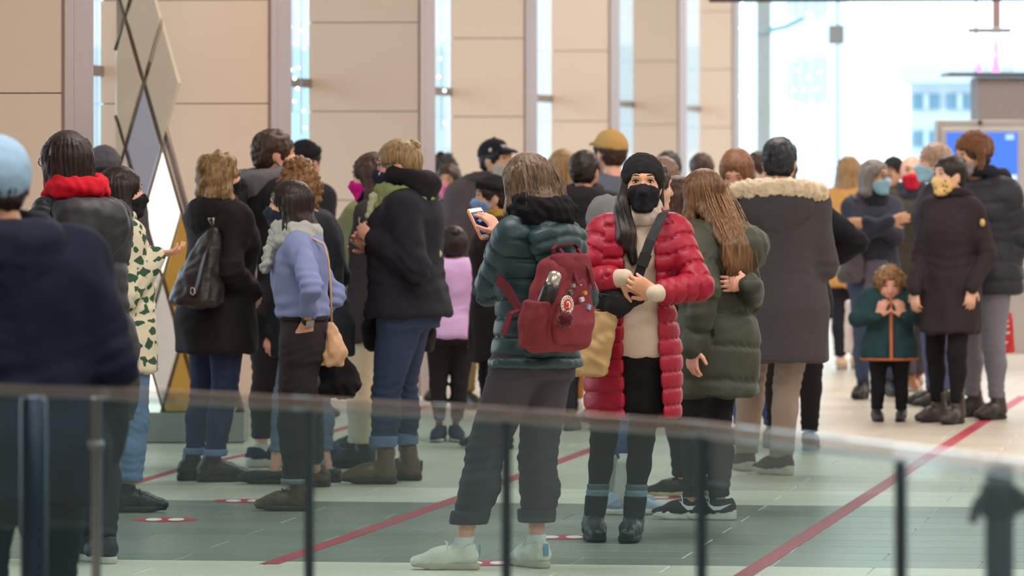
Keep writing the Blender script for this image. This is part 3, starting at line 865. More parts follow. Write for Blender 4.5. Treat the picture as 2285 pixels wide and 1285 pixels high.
class Person:
    def __init__(s, label, x, fy=None, d=None, top=None, H=None, yaw=0, hy=None, hp=0, hroll=0, w=1.0, feet=None, hipx=None, chestx=None, headx=None,
                 chestdy=0.0, headdy=0.0, hipdy=0.0, hands=None, poles=None, skin='light', hs=1.0, hat=0.015, group='people standing in the hall'):
        if fy is None: fy = HOR + CAMZ * FPX / d
        g = ground(x, fy); s.X0, s.d = g[0], g[1]; s.s = FPX / s.d; s.x = x
        s.H = H if H is not None else CAMZ - (top - HOR) / s.s - hat
        s.k = s.H / 1.65; s.w = w; s.kk = s.k * w
        s.yaw = math.radians(yaw); s.hyaw = math.radians(yaw if hy is None else hy); s.hp = math.radians(hp); s.hroll = math.radians(hroll)
        s.root = empty('person', (s.X0, s.d, 0), s.yaw)
        tag(s.root, label, 'person', group)
        s.RI = Rz(-s.yaw); s.q = 1.5 if s.d < 18 else max(1.0, (s.d / 24.5) ** 1.5); s.hs = hs * s.k
        s.skin = skinmat(SKIN[skin] if isinstance(skin, str) else skin)
        off = lambda px, dy: s.RI @ A3(((px - x) / s.s if px is not None else 0, dy, 0))
        H, k = s.H, s.k
        # feet
        if feet is None:
            s.ank = [A3((-.085 * k, 0, .05 * k)), A3((.085 * k, .02 * k, .05 * k))]; s.fy = [math.radians(8), math.radians(-8)]
        else:
            s.ank, s.fy = [], []
            for f in feet:
                gg = ground(f[0], f[1]); p = s.RI @ A3((gg[0] - s.X0, gg[1] - s.d, 0)); p[2] = .05 * k + (f[3] if len(f) > 3 else 0)
                s.ank.append(p); s.fy.append(math.radians(f[2]) - s.yaw)
        s.hipc = off(hipx, hipdy); s.chc = off(chestx if chestx is not None else hipx, chestdy); s.hdc = off(headx if headx is not None else (chestx if chestx is not None else hipx), headdy)
        nk = s.chc * .45 + s.hdc * .55
        s.cz = [0, .50 * H, .76 * H, .85 * H, H]; s.cx = [s.hipc[0], s.hipc[0], s.chc[0], nk[0], s.hdc[0]]; s.cy = [s.hipc[1], s.hipc[1], s.chc[1], nk[1], s.hdc[1]]
        s.hc = A3((s.hdc[0], s.hdc[1] + .012, H - .122 * s.hs)); s.HM = Rz(s.hyaw - s.yaw) @ Rx(-s.hp) @ Ry(s.hroll)
        s.hc = s.hc + s.HM @ A3((0, .02, 0)) * (1 if abs(s.hp) < .2 else 1.6)
        # legs
        s.hip = [A3((sg * .082 * s.kk + s.hipc[0], s.hipc[1], .505 * H)) for sg in (-1, 1)]
        s.knee = []
        for i in (0, 1):
            fwd = A3((-math.sin(s.fy[i]), math.cos(s.fy[i]), 0)); pole = unit(fwd * .8 + A3((0, .35, 0)))
            s.knee.append(s.ik(s.hip[i], s.ank[i], .243 * H, .225 * H, pole))
        # arms
        s.sh = [A3((sg * .148 * s.kk + s.c(.805 * H)[0], s.c(.805 * H)[1] - .010, .803 * H)) for sg in (-1, 1)]
        s.elb, s.wri, s.hf, s.hn, s.curl = [], [], [], [], []
        hands = hands or {}
        for i, nm in enumerate('LR'):
            sg = -1 if i == 0 else 1
            hd = hands.get(nm)
            if hd is None:
                t = s.sh[i] + A3((sg * .035 * k, .05 * k, -.53 * k)); ex = {}
            elif isinstance(hd, dict): t = s.pt(*hd['p']); ex = hd
            else: t = s.pt(*hd); ex = {}
            pole = A3((sg * .45, -.75, -.35)) if 'pole' not in ex else s.RI @ A3(ex['pole'])
            e = s.ik(s.sh[i], t, .178 * H, .158 * H, unit(pole)); 
            L = np.linalg.norm(t - s.sh[i]); mx = .334 * H
            if L > mx: t = s.sh[i] + (t - s.sh[i]) * mx / L
            s.elb.append(e); s.wri.append(t)
            f = unit(t - e) if 'f' not in ex else unit(s.RI @ A3(ex['f'])); s.hf.append(f)
            n = A3((-sg, .1, 0)) if 'n' not in ex else s.RI @ A3(ex['n'])
            n = unit(n - f * (n @ f)); s.hn.append(n); s.curl.append(ex.get('curl', .35))
        s.parts = {}
    def pt(s, px, py, dy=0.0): return s.RI @ (at(px, py, s.d + dy) - A3((s.X0, s.d, 0)))
    def c(s, z): return np.array((np.interp(z, s.cz, s.cx), np.interp(z, s.cz, s.cy)))
    def ik(s, a, b, l1, l2, pole):
        v = b - a; L = np.linalg.norm(v); d = v / (L + 1e-9); L = min(L, (l1 + l2) * .998)
        x = (l1 * l1 - l2 * l2 + L * L) / (2 * L); h = math.sqrt(max(0, l1 * l1 - x * x))
        p = pole - d * (pole @ d); p = p / (np.linalg.norm(p) + 1e-9)
        return a + d * x + p * h
    def obj(s, name, VQ, mat, parent=None):
        V, Q = VQ; return link(name, rawmesh(name, V, Q), mat, parent or s.root)
    def mb(s, m, name, mat, parent=None): return m.build(name, mat, parent or s.root)
    def tor(s, ease, zlo, zhi, flare=0.0, yez=None):
        rows = []
        zs = sorted(set([zlo, zhi] + [r[0] * s.H for r in TORSO if zlo < r[0] * s.H < zhi]))
        T = np.array(TORSO)
        for z in zs:
            q = z / s.H
            rx, ry, oy = (np.interp(q, T[:, 0], T[:, i]) * s.kk for i in (1, 2, 3))
            fl = flare * max(0, (.56 - q) / .3)
            c = s.c(z); e2 = ease if yez is None else yez
            rows.append((z, c[0], c[1] + oy, rx + ease + fl, ry + e2 + fl))
        return rows
    # --- skin
    def body(s, hands='LR', ears=True, face=True, fh=None):
        k, H = s.k, s.H; parts = []
        f = Fld(.016 * s.q)
        f.loft(s.tor(-.026, .50 * H, .84 * H), k=.04)
        for i in (0, 1):
            f.cone(s.hip[i], s.knee[i], .060 * s.kk, .042 * k, .02); f.cone(s.knee[i], s.ank[i] + A3((0, 0, .0)), .044 * k, .031 * k, .02)
            f.cone(s.sh[i], s.elb[i], .042 * s.kk, .034 * k, .03); f.cone(s.elb[i], s.wri[i], .034 * k, .024 * k, .02)
        parts.append(f.mesh())
        hh = fh or .0062 * s.q
        f = Fld(hh); S = s.hs
        f.ell((0, -.012, .03), (.073, .092, .085)).ell((0, .028, -.025), (.062, .064, .088), k=.03)
        for sg in (-1, 1):
            f.ell((sg * .032, .052, -.03), (.03, .03, .028), k=.02).cone((sg * .054, .0, -.055), (sg * .016, .06, -.1), .018, .016, .025)
            if ears: f.ell((sg * .075, -.01, -.008), (.010, .022, .034), k=.008)
        f.ell((0, .064, -.1), (.026, .024, .02), k=.025).cone((0, .09, .01), (0, .107, -.03), .008, .0125, .014)
        f.cone((-.034, .08, .032), (.034, .08, .032), .012, .012, .02)
        for sg in (-1, 1): f.ell((sg * .032, .101, .012), (.019, .015, .0105), k=.012, op='-')
        f.cone((-.018, .086, -.062), (.018, .086, -.062), .008, .008, .012)
        f.cone((0, -.02, -.06), (0, -.035, -.12), .052, .05, .02)
        V, Q = f.mesh(2); V = V * S @ s.HM.T + s.hc
        parts.append((V, Q))
        f = Fld(hh * 1.3)
        b = s.c(.83 * H)
        f.cone(s.hc + s.HM @ A3((0, -.022, -.06)) * S, A3((b[0], b[1] - .02, .83 * H)), .05 * S, .056 * k, .02)
        parts.append(f.mesh())
        for i, nm in enumerate('LR'):
            if nm in hands: parts.append(s.hand(i))
        s.obj('body', merge(parts), s.skin)
        if face: s.eyes()
    def hand(s, i):
        k = s.hs / 1.0 * .98; f, n = s.hf[i], s.hn[i]; sg = -1 if i == 0 else 1
        side = np.cross(f, n) * (-sg); W = s.wri[i]; F = Fld(.0046 * s.q)     # towards the thumb
        cu = s.curl[i]; cu = cu if hasattr(cu, '__len__') else (cu * .8, cu, cu * 1.1, cu * 1.2)
        F.cone(s.wri[i] - unit(s.wri[i] - s.elb[i]) * .07 * k, W, .029 * k, .024 * k, .01, fl=(n, 1.2))
        F.cone(W, W + f * .03 * k, .026 * k, .03 * k, .015, fl=(n, 1.5))
        F.cone(W + f * .035 * k + side * .008 * k, W + f * .075 * k, .036 * k, .038 * k, .012, fl=(n, 2.5))
        for j, (o, L, r) in enumerate(((.030, .072, .0086), (.010, .08, .0090), (-.010, .074, .0086), (-.029, .058, .0076))):
            p = W + f * (.086 - (.008 if j in (0, 3) else 0)) * k + side * o * k; a = cu[j] * .55; dirn = unit(f + side * o * 2.0)
            for q, (fr, rr) in enumerate(((.45, 1.05), (.30, .98), (.25, .88))):
                dd = dirn * math.cos(a) + n * math.sin(a); e = p + dd * L * fr * k
                F.cone(p, e, r * rr * k, r * (rr - .08) * k, .004); p = e; a += cu[j] * (1.1 if q == 0 else .8)
        p = W + f * .022 * k + side * .026 * k; a = unit(f * .75 + side * .75 + n * .35)
        e = p + a * .045 * k; F.cone(p, e, .0135 * k, .0105 * k, .008); F.cone(e, e + unit(a * .75 + f * .6 + n * .15 * (1 + cu[0])) * .034 * k, .0105 * k, .0085 * k, .003)
        return F.mesh()
    def HP(s, p): return s.HM @ (A3(p) * s.hs) + s.hc
    def eyes(s, iris=(42, 28, 22), brow=(52, 40, 34)):
        S = s.hs
        for sg in (-1, 1):
            e = MB().ball((sg * .0315, .0755, .0115), (.0145, .0118, .0082), 10, 8); e.xf(s.HM * S, s.hc)
            eo = s.mb(e, 'eye', plain((216, 208, 200), .3))
            i_ = MB().ball((sg * .0315, .0838, .0115), (.0064, .0042, .0064), 8, 6); i_.xf(s.HM * S, s.hc); s.mb(i_, 'iris', plain(iris, .2), eo)
            l_ = MB().tube([(sg * .0475, .078, .0105), (sg * .040, .0862, .0172), (sg * .031, .0885, .0188), (sg * .022, .0868, .0165), (sg * .0165, .083, .009)], [.001, .0026, .003, .0026, .001], 5); l_.xf(s.HM * S, s.hc); s.mb(l_, 'lashes', plain(brow, .7), eo)
            b_ = MB().tube([(sg * .050, .080, .034), (sg * .036, .0905, .0405), (sg * .016, .0925, .0365)], [.0015, .0036, .003], 5); b_.xf(s.HM * S, s.hc); s.mb(b_, 'brow', plain(brow, .7))
    # --- clothes
    def legs_upper(s, f, r, ease, hem_z, taper=1.0):
        k = s.k
        for i in (0, 1):
            f.cone(s.hip[i] + A3((0, 0, .0)), s.knee[i], .086 * s.kk * r + ease, .056 * k * r + ease, .035)
            a = s.ank[i]; kn = s.knee[i]
            t = (kn[2] - hem_z) / max(.05, (kn[2] - a[2])); e = kn + (a - kn) * min(1.15, t)
            calf = kn + (a - kn) * .3 + unit(A3((0, -1, 0))) * .012 * k
            f.cone(kn, calf, .055 * k * r + ease, .054 * k * r * (.6 + .4 * taper) + ease, .02)
            f.cone(calf, e, .054 * k * r * (.6 + .4 * taper) + ease, .040 * k * r * taper + ease, .02)
    def trousers(s, mat, name='trousers', r=1.0, ease=.006, hem=None, taper=1.0, waist=.61, fold_amp=.006, cuff=None, cuffmat=None, seed=3):
        k, H = s.k, s.H; hem = (.10 * k if hem is None else hem)
        f = Fld(.010 * s.q)
        f.loft(s.tor(.008, .455 * H, waist * H), k=.03)
        s.legs_upper(f, r, ease, hem, taper)
        f.plane((0, 0, -1), -hem + (0 if cuff else 0), .004)
        V, Q = f.mesh(); V = fold(V, Q, fold_amp * .5, .17 * k, seed, (1, 1, .55))
        N = vnormals(V, Q); kz = (s.knee[0][2] + s.knee[1][2]) / 2
        for zc, wd, am in ((kz, .09 * k, 1.0), (hem + .05 * k, .08 * k, .9), (s.hip[0][2] - .03, .05 * k, .7)):
            g = np.exp(-((V[:, 2] - zc) / wd) ** 2); th = np.arctan2(V[:, 1], V[:, 0] - np.sign(V[:, 0]) * .08)
            V = V + N * (fold_amp * .55 * am * g * np.sin((V[:, 2] + .03 * np.sin(2 * th + seed)) * 2 * math.pi / (.045 * k) + 1.5 * np.sin(th * 1.5)))[:, None]
        o = s.obj(name, (V, Q), mat)
        if cuff:
            for i in (0, 1):
                kn, a = s.knee[i], s.ank[i]
                def on(z): t = (kn[2] - z) / (kn[2] - a[2]); return kn + (a - kn) * t
                f = Fld(.007 * s.q); R = .040 * k * r * taper + ease + .010
                f.cone(on(hem + cuff), on(hem - .006), R + .003, R, .002)
                f.plane((0, 0, -1), -(hem - .008), .006); f.plane((0, 0, 1), hem + cuff, .006)
                s.obj('cuff', f.mesh(), cuffmat or mat, o)
        return o
    def sleeves(s, f, ease, r=1.0, end=0.0, which=(0, 1), k=.04, wr=.030):
        for i in which:
            f.cone(s.sh[i], s.elb[i], (.048 * s.kk + ease) * r, (.040 * s.kk + ease) * r, k)
            e = s.wri[i] + unit(s.elb[i] - s.wri[i]) * end
            f.cone(s.elb[i], e, (.040 * s.kk + ease) * r, (wr * s.k + ease) * r, .02)
    def top(s, mat, name='coat', hem=.45, ease=.025, flare=0.0, sl=True, end=0.0, fold_amp=.008, wave=.13, quilt=None, qdepth=.014, qcol=False, collar=None, p=2.2, yez=None, neck=.845,
            extra=None, seed=1, h=None, wr=.030, cuts=None, parent=None, sr=1.0, sle=None):
        H, k = s.H, s.k; f = Fld((h or .0092) * s.q)
        f.loft(s.tor(ease, hem * H, neck * H, flare, yez), k=.03, p=p, rnd=.02)
        f.cone(s.sh[0], s.sh[1], .046 * s.kk + ease * .55, .046 * s.kk + ease * .55, .06)
        if sl: s.sleeves(f, ease * .55 if sle is None else sle, sr, end, wr=wr)
        if collar:
            c = s.c(.845 * H); f.ring((c[0], c[1] - .012, (.845 + collar[1] / 2) * H), collar[0] * k, collar[0] * k * .95, .016, zs=collar[1] * H / .03, k=.02)
        if extra: extra(f)
        f.plane((0, 0, -1), -hem * H, .01)
        if cuts: cuts(f)
        V, Q = f.mesh()
        if fold_amp:
            fa = fold_amp * (.35 if quilt else .62)
            V = fold(V, Q, fa, wave * 1.7 * k, seed, (1, 1, .7))
            V = crease(s, V, Q, fa * 1.0, seed, sl)
        if quilt:
            N = vnormals(V, Q); arm = np.full(len(V), np.inf); tt = np.zeros(len(V))
            for i in (0, 1):
                base = 0.0
                for a, b in ((s.sh[i], s.elb[i]), (s.elb[i], s.wri[i])):
                    ab = b - a; L = np.linalg.norm(ab); t = np.clip((V - a) @ ab / L / L, 0, 1)
                    dd = np.linalg.norm(V - a - t[:, None] * ab, axis=1); m = dd < arm
                    arm[m] = dd[m]; tt[m] = base + t[m] * L + .011; base += L
            isarm = (arm < (.050 * s.kk + ease * .55) * 1.15) & sl
            cen = np.stack([np.interp(V[:, 2], s.cz, s.cx), np.interp(V[:, 2], s.cz, s.cy)], 1)
            rad = np.abs(V[:, 0] - cen[:, 0])
            isarm &= (rad > .125 * s.kk) | (arm < .050 * s.kk)
            u = np.where(isarm, tt, V[:, 2] + .02 * np.sin(V[:, 0] * 3))
            ph = np.abs(np.sin(math.pi * u / quilt))
            amp = qdepth * (.35 * (ph - .6) - .75 * np.exp(-(ph / .30) ** 2))
            V = V + N * amp[:, None]
            pk = np.exp(-(ph / .35) ** 2)
            V = V + N * (.003 * pk * np.sin(V[:, 0] * 150 + 110 * V[:, 1] + 5 * np.sin(V[:, 2] * 40)))[:, None]
        o = s.obj(name, (V, Q), mat, parent)
        s.coat = o
        return o
    def soft(s, name, build, mat, amp=.006, wave=.08, seed=5, h=.009, parent=None, frame=None, fn=None, smooth=1):
        f = Fld(h * s.q); build(f); V, Q = f.mesh(smooth)
        if amp: V = fold(V, Q, amp, wave, seed)
        if fn is not None: V = fn(V, Q)
        if frame == 'head': V = V * s.hs @ s.HM.T + s.hc
        return s.obj(name, (V, Q), mat, parent)
    def hood(s, mat, sz=1.0, back=.10, z=.835, parent=None, amp=.003, quilt=None, w=.13, side=0.0):
        c = s.c(z * s.H) + np.array((side, 0)); k = s.k * sz; b = back * s.k
        def bd(f):
            f.ell((c[0], c[1] - b, z * s.H - .015 * k), (w * k, .068 * k, .082 * k), k=.03)
            f.ell((c[0], c[1] - b - .01, z * s.H - .075 * k), (w * .66 * k, .05 * k, .07 * k), k=.05)
            f.ring((c[0], c[1] - .03 * k, z * s.H + .032 * k), .092 * k, .092 * k, .032 * k, M=Rx(math.radians(14)), zs=1.15, k=.04)
            f.ell((c[0], c[1] - .02 * k, z * s.H + .10 * k), (.06 * k, .062 * k, .08 * k), k=.015, op='-')
        def q(V, Q):
            if not quilt: return V
            N = vnormals(V, Q); ph = np.abs(np.sin(math.pi * (V[:, 2] + .3 * np.sqrt((V[:, 0] - c[0]) ** 2 + .002)) / quilt)); return V + N * (.010 * (.3 * (ph - .6) - .7 * np.exp(-(ph / .3) ** 2)))[:, None]
        return s.soft('hood', bd, mat, amp, .10, parent=parent, fn=q)
    def scarf(s, mat, z=.848, r=.03, R=.085, zs=1.6, amp=.005, parent=None, name='scarf', fwd=.0, seed=4, dz=0):
        c = s.c(z * s.H); k = s.k
        def bd(f):
            f.ring((c[0], c[1] - .01 + fwd, z * s.H + .01 + dz), R * k, R * k, r * k, zs=zs, k=.03, M=Rx(math.radians(8)))
            f.ring((c[0], c[1] + fwd, z * s.H - .03 + dz), R * 1.12 * k, R * 1.1 * k, r * .9 * k, zs=zs * .7, k=.03, M=Rx(math.radians(-10)))
        return s.soft(name, bd, mat, amp, .06, seed)
    # --- head gear and hair (in head coordinates)
    def groove(s, n=34, a=.0035, sw=14):
        def fn(V, Q):
            N = vnormals(V, Q); th = np.arctan2(V[:, 0], -V[:, 1] - .01)
            w = np.sin(n * th + 2.2 * np.sin(sw * V[:, 2]) + 1.3) + .6 * np.sin(n * 1.9 * th + 3 * np.sin(sw * 1.4 * V[:, 2] + 1)) + .35 * np.sin(n * .5 * th + 5 * V[:, 2])
            keep = np.clip((.13 - V[:, 2]) / .06, .25, 1)
            return V + N * (a * w * keep)[:, None]
        return fn
    def hair(s, kind, mat, length=.25, vol=1.0, back=0.0, h=.0075, name='hair', fringe=False):
        b = .014 * vol
        def facecut(f, lo=-.2, wide=.066):
            f.ell((0, .125, -.06), (wide, .085, .135), k=.012, op='-')
            f.cone((0, .06, -.14), (0, .03, -.22), .06, .07, .01, op='-')
        def bd(f):
            f.ell((0, -.013, .032), (.075 + b, .094 + b, .088 + b * .85))
            if kind == 'short':
                f.ell((0, -.05, -.02), (.064, .055, .07), k=.03)
                for sg in (-1, 1): f.cone((sg * .07, .025, .03), (sg * .068, .02, -.01), .014, .008, .012)
                facecut(f)
                for sg in (-1, 1): f.ell((sg * .085, -.008, -.03), (.022, .03, .045), k=.008, op='-')
                f.plane((0, -.25, -1), .085, .01)
            elif kind == 'bob':
                f.loft([(-.145, 0, -.035, .080 * vol, .072), (-.10, 0, -.03, .098 * vol, .082), (-.02, 0, -.015, .096 * vol, .098), (.05, 0, -.01, .085, .1)], k=.02, rnd=.03)
                facecut(f)
            elif kind == 'bun':
                f.ell((0, -.05, -.01), (.066, .06, .07), k=.03); facecut(f)
                for sg in (-1, 1): f.ell((sg * .085, -.0, -.03), (.02, .03, .05), k=.008, op='-')
                f.plane((0, -.25, -1), .08, .01)
            elif kind in ('long', 'wavy'):
                L = length
                f.loft([(-L, 0, -.075 - back, .055 * vol, .022), (-L * .85, 0, -.078 - back, .085 * vol, .034), (-L * .6, 0, -.07 - back, .098 * vol, .042), (-.12, 0, -.055 - back * .5, .094 * vol, .06), (-.03, 0, -.035, .090 * vol, .078), (.05, 0, -.02, .085, .09)], k=.03, rnd=.02)
                for sg in (-1, 1):
                    f.cone((sg * .074, -.01, .03), (sg * .086 * vol, -.005, -.11), .028, .032, .03); f.cone((sg * .086 * vol, -.005, -.11), (sg * .085 * vol, -.02, -L * .8), .032, .016, .03)
                facecut(f, wide=.062)
            elif kind == 'curly':
                f.ell((0, -.02, .02), (.1 * vol, .115 * vol, .1 * vol), k=.03); f.ell((0, -.03, -.06), (.095 * vol, .085, .09), k=.03); facecut(f)
            elif kind == 'crop':
                f.ell((0, -.04, -.01), (.066, .06, .075), k=.03); facecut(f)
                for sg in (-1, 1): f.ell((sg * .085, -.008, -.03), (.02, .03, .045), k=.006, op='-')
                f.plane((0, -.2, -1), .078, .01)
            if fringe: f.cone((-.045, .078, .055), (.045, .078, .055), .018, .018, .02)
        n = {'short': 30, 'crop': 44, 'curly': 9}.get(kind, 34)
        def fn(V, Q):
            if kind == 'curly': V = fold(V, Q, .010, .045, 3); return fold(V, Q, .005, .02, 9)
            if kind == 'wavy': V = fold(V, Q, .009, .085, 8, (1, 1, .8))
            if kind in ('short', 'crop'): V = fold(V, Q, .0035, .045, 8)
            return s.groove(n, .0026 if kind in ('crop', 'short') else .0034)(V, Q)
        o = s.soft(name, bd, mat, 0, h=h, frame='head', fn=fn, smooth=2)
        if kind == 'bun':
            s.soft('bun', lambda f: f.ell((0, -.085, .085), (.036, .034, .034)), mat, .004, .03, frame='head', parent=o, h=.006)
        return o
    def locks(s, mat, pts_list, r=.004, parent=None, name='hair_lock'):
        m = MB()
        for pts in pts_list:
            rs = [r * (1 - .75 * i / (len(pts) - 1)) for i in range(len(pts))]
            m.tube(pts, rs, 5)
        m.xf(s.HM * s.hs, s.hc); return s.mb(m, name, mat, parent)
    def mask(s, mat, name='face_mask', strap=None, h=.006, low=-.122, high=-.012):
        def bd(f):
            o = .0065
            f.ell((0, .028, -.025), (.062 + o, .064 + o, .088 + o), k=.03)
            for sg in (-1, 1): f.ell((sg * .032, .052, -.03), (.03 + o, .03 + o, .028 + o), k=.02); f.cone((sg * .054, .0, -.055), (sg * .016, .06, -.1), .018 + o, .016 + o, .025)
            f.ell((0, .066, -.1), (.028 + o, .026 + o, .022 + o), k=.025); f.cone((0, .09, .005), (0, .112, -.035), .012, .018, .03); f.cone((0, .112, -.035), (0, .085, -.1), .016, .014, .03)
            f.custom((-.1, .02, -.15), (.1, .13, .02), lambda x, y, z: -(z - (high + .30 * (np.clip(y, .03, .2) - .06) - 1.2 * x * x)) + 0 * x, .006, '-') if False else None
            f.plane((0, -.36, 1), high - .03, .004)
            f.plane((0, .0, -1), -low, .008); f.plane((0, -1, .12), -.028, .006)
        o = s.soft(name, bd, mat, .0018, .035, frame='head', h=h, smooth=2)
        m = MB()
        for sg in (-1, 1):
            m.tube([(sg * .066, .034, -.03), (sg * .078, .005, -.005), (sg * .083, -.018, .018)], .0022, 5)
            m.tube([(sg * .058, .034, -.085), (sg * .075, .005, -.05), (sg * .083, -.02, -.03)], .0022, 5)
        m.xf(s.HM * s.hs, s.hc); s.mb(m, 'ear_loop', strap or mat, o)
        return o
    def glasses(s, mat, frame=None):
        m = MB(); gs = []
        for sg in (-1, 1):
            g = MB(); gs.append(g)
            m.tube([(sg * .033 + .023 * math.cos(t), .1, .009 + .019 * math.sin(t)) for t in np.linspace(0, 2 * math.pi, 15)], .0018, 5)
            m.tube([(sg * .056, .1, .014), (sg * .076, .06, .016), (sg * .082, -.02, .01), (sg * .08, -.04, -.01)], .0018, 5)
            g.tube([(sg * .033, .099, .009), (sg * .033, .101, .009)], .0215, 12)
        m.tube([(-.011, .1, .012), (.011, .1, .012)], .0018, 5)
        m.xf(s.HM * s.hs, s.hc); o = s.mb(m, 'glasses', mat)
        for g in gs: g.xf(s.HM * s.hs, s.hc); s.mb(g, 'lens', clear_glass('lens', (.9, .93, .95), .03), o)
        return o
    def beanie(s, mat, fold_band=True, top=.128, cut=.035, tilt=-.2, rib=True):
        def bd(f):
            f.ell((0, -.018, .034), (.093, .113, .108)); f.plane((0, -tilt, -1), -cut, .006)
            if fold_band and tilt > -.4: f.ring((0, -.016, cut + .028), .090, .109, .009, M=Rx(-tilt * 1.0), zs=2.6, k=.004)
            f.plane((0, -tilt, -1), -cut + .004, .006)
        def fn(V, Q):
            N = vnormals(V, Q); th = np.arctan2(V[:, 0], V[:, 1]); return V + N * (.0016 * np.sin(70 * th))[:, None] if rib else V
        return s.soft('beanie', bd, mat, .002, .05, frame='head', h=.006, fn=fn)
    def cap(s, mat, brim=1, under=None, logo=None, tilt=-.12, low=.03):
        def bd(f): f.ell((0, -.016, .034), (.094, .114, .107)); f.plane((0, -tilt, -1), -low, .006)
        o = s.soft('cap', bd, mat, .0012, .05, frame='head', h=.007)
        def bb(f):
            f.ell((0, .085 * brim - .01, .047 if brim > 0 else .03), (.072, .085, .03), k=.01); f.ell((0, .08 * brim - .01, .025), (.09, .1, .032), k=.004, op='-')
            f.plane((0, -brim, 0), -.055, .004)
        s.soft('brim', bb, under or mat, 0, frame='head', h=.006, parent=o)
        MBm = MB().ball((0, -.016, .141), .008, 8, 5); MBm.xf(s.HM * s.hs, s.hc); s.mb(MBm, 'button', mat, o)
        return o
    # --- footwear
    def shoes(s, kind, mat, sole, hgt=.13, solemat2=None, lace=None, names=None, which=(0, 1), size=1.0, tab=None):
        out = []
        for i in which:
            k = s.k * size * (1.0 if s.k > .8 else 1.05); M = Rz(s.fy[i]); a = s.ank[i]; base = A3((a[0], a[1], a[2] - .05 * s.k))
            f = Fld(.0065 * s.q); st = .022 if kind != 'boot' else .026
            if kind == 'trainer': st = .034
            ht = .03 if kind in ('sneaker', 'trainer', 'flat') else .038
            f.cone((0, -.04, ht + .022), (0, .07, ht + .018), .036, .039, .02); f.cone((0, .07, ht + .018), (.004, .165, ht - .002), .042, .033, .03, fl=((0, 0, 1), 1.15))
            f.cone((0, .0, ht + .05), (0, .11, ht + .01), .026, .03, .03)
            if kind in ('sneaker', 'trainer'): f.cone((0, -.035, ht + .03), (0, -.03, .088), .037, .036, .02); f.cone((0, .02, .07), (0, .01, .098), .026, .022, .02)
            elif kind == 'flat': f.cone((0, -.035, ht + .02), (0, -.035, .065), .035, .034, .02)
            else:
                kn = s.knee[i] - base; kn = M.T @ kn / k; dr = unit(kn - A3((0, -.012, .06)))
                f.cone((0, -.028, .05), A3((0, -.014, .05)) + dr * (hgt - .05), .041, .046, .03)
            f.plane((0, 0, -1), -(st - .006), .003)
            if kind in ('sneaker', 'trainer', 'flat'):
                f.plane((0, 0, 1), .104 if kind != 'flat' else .07, .006)
                f.cone((0, -.02, .085), (0, -.02, .14), .027, .031, .004, op='-')
            else:
                f.plane(dr, float(dr @ (A3((0, -.014, .05)) + dr * (hgt - .05))), .005)
            V, Q = f.mesh(); V = fold(V, Q, .0018, .04, 3 + i) * k @ M.T + base
            o = s.obj(('boot' if kind == 'boot' else 'shoe') if not names else names, (V, Q), mat)
            def cap2(x, y, z):
                t = np.clip((y + .045) / .2, 0, 1); r = np.interp(t.ravel(), [0, .35, .75, 1], [.036, .036, .047, .036]).reshape(t.shape)
                d = np.sqrt((x - .004 * t) ** 2 + (y - (-.045 + .2 * t)) ** 2) - r
                top = st + .006 + (.012 * np.clip(1 - t * 1.6, 0, 1) if kind == 'trainer' else 0)
                bot = np.where(t > .8, (t - .8) * .05, 0)
                return np.maximum(d, np.maximum(bot - z, z - top))
            f = Fld(.0065 * s.q); f.custom((-.06, -.09, 0), (.06, .2, .06), cap2, .003)
            V, Q = f.mesh(); s.obj('sole', (V * k @ M.T + base, Q), sole, o)
            if kind == 'boot':
                pass
            if lace:
                m = MB()
                for q in range(4):
                    y0, z0 = .045 + q * .022, .098 - q * .0095
                    if kind == 'boot': y0, z0 = .035 + q * .02, .115 - q * .012
                    m.tube([(-.024, y0 - .004, z0 - .012), (0, y0 + .002, z0 + .001), (.024, y0 - .004, z0 - .012)], .0032, 5)
                m.tube([(0, .04, .1), (-.02, .05, .108), (-.036, .045, .085), (-.04, .05, .06)], .003, 5); m.tube([(0, .04, .1), (.02, .06, .112), (.034, .06, .09), (.012, .048, .1)], .003, 5)
                m.V = [tuple(M @ (np.array(v) * k) + base) for v in m.V]; s.mb(m, 'laces', lace, o)
            if tab:
                m = MB().strap([(0, -.078, .05), (0, -.080, .085), (0, -.078, .10)], .022, .004, (1, 0, 0)); m.V = [tuple(M @ (np.array(v) * k) + base) for v in m.V]; s.mb(m, 'heel_tab', tab, o)
            out.append(o)
        return out
    def sock(s, mat, z0, z1, r=.036, which=(0, 1), name='sock', parent=None):
        for i in which:
            kn, a = s.knee[i], s.ank[i]
            def on(z): t = (kn[2] - z) / (kn[2] - a[2]); return kn + (a - kn) * t
            f = Fld(.007 * s.q); f.cone(on(z0), on(z1), r * s.k, (r + .004) * s.k, .003); f.plane((0, 0, 1), z1, .004)
            s.obj(name, f.mesh(), mat, parent)
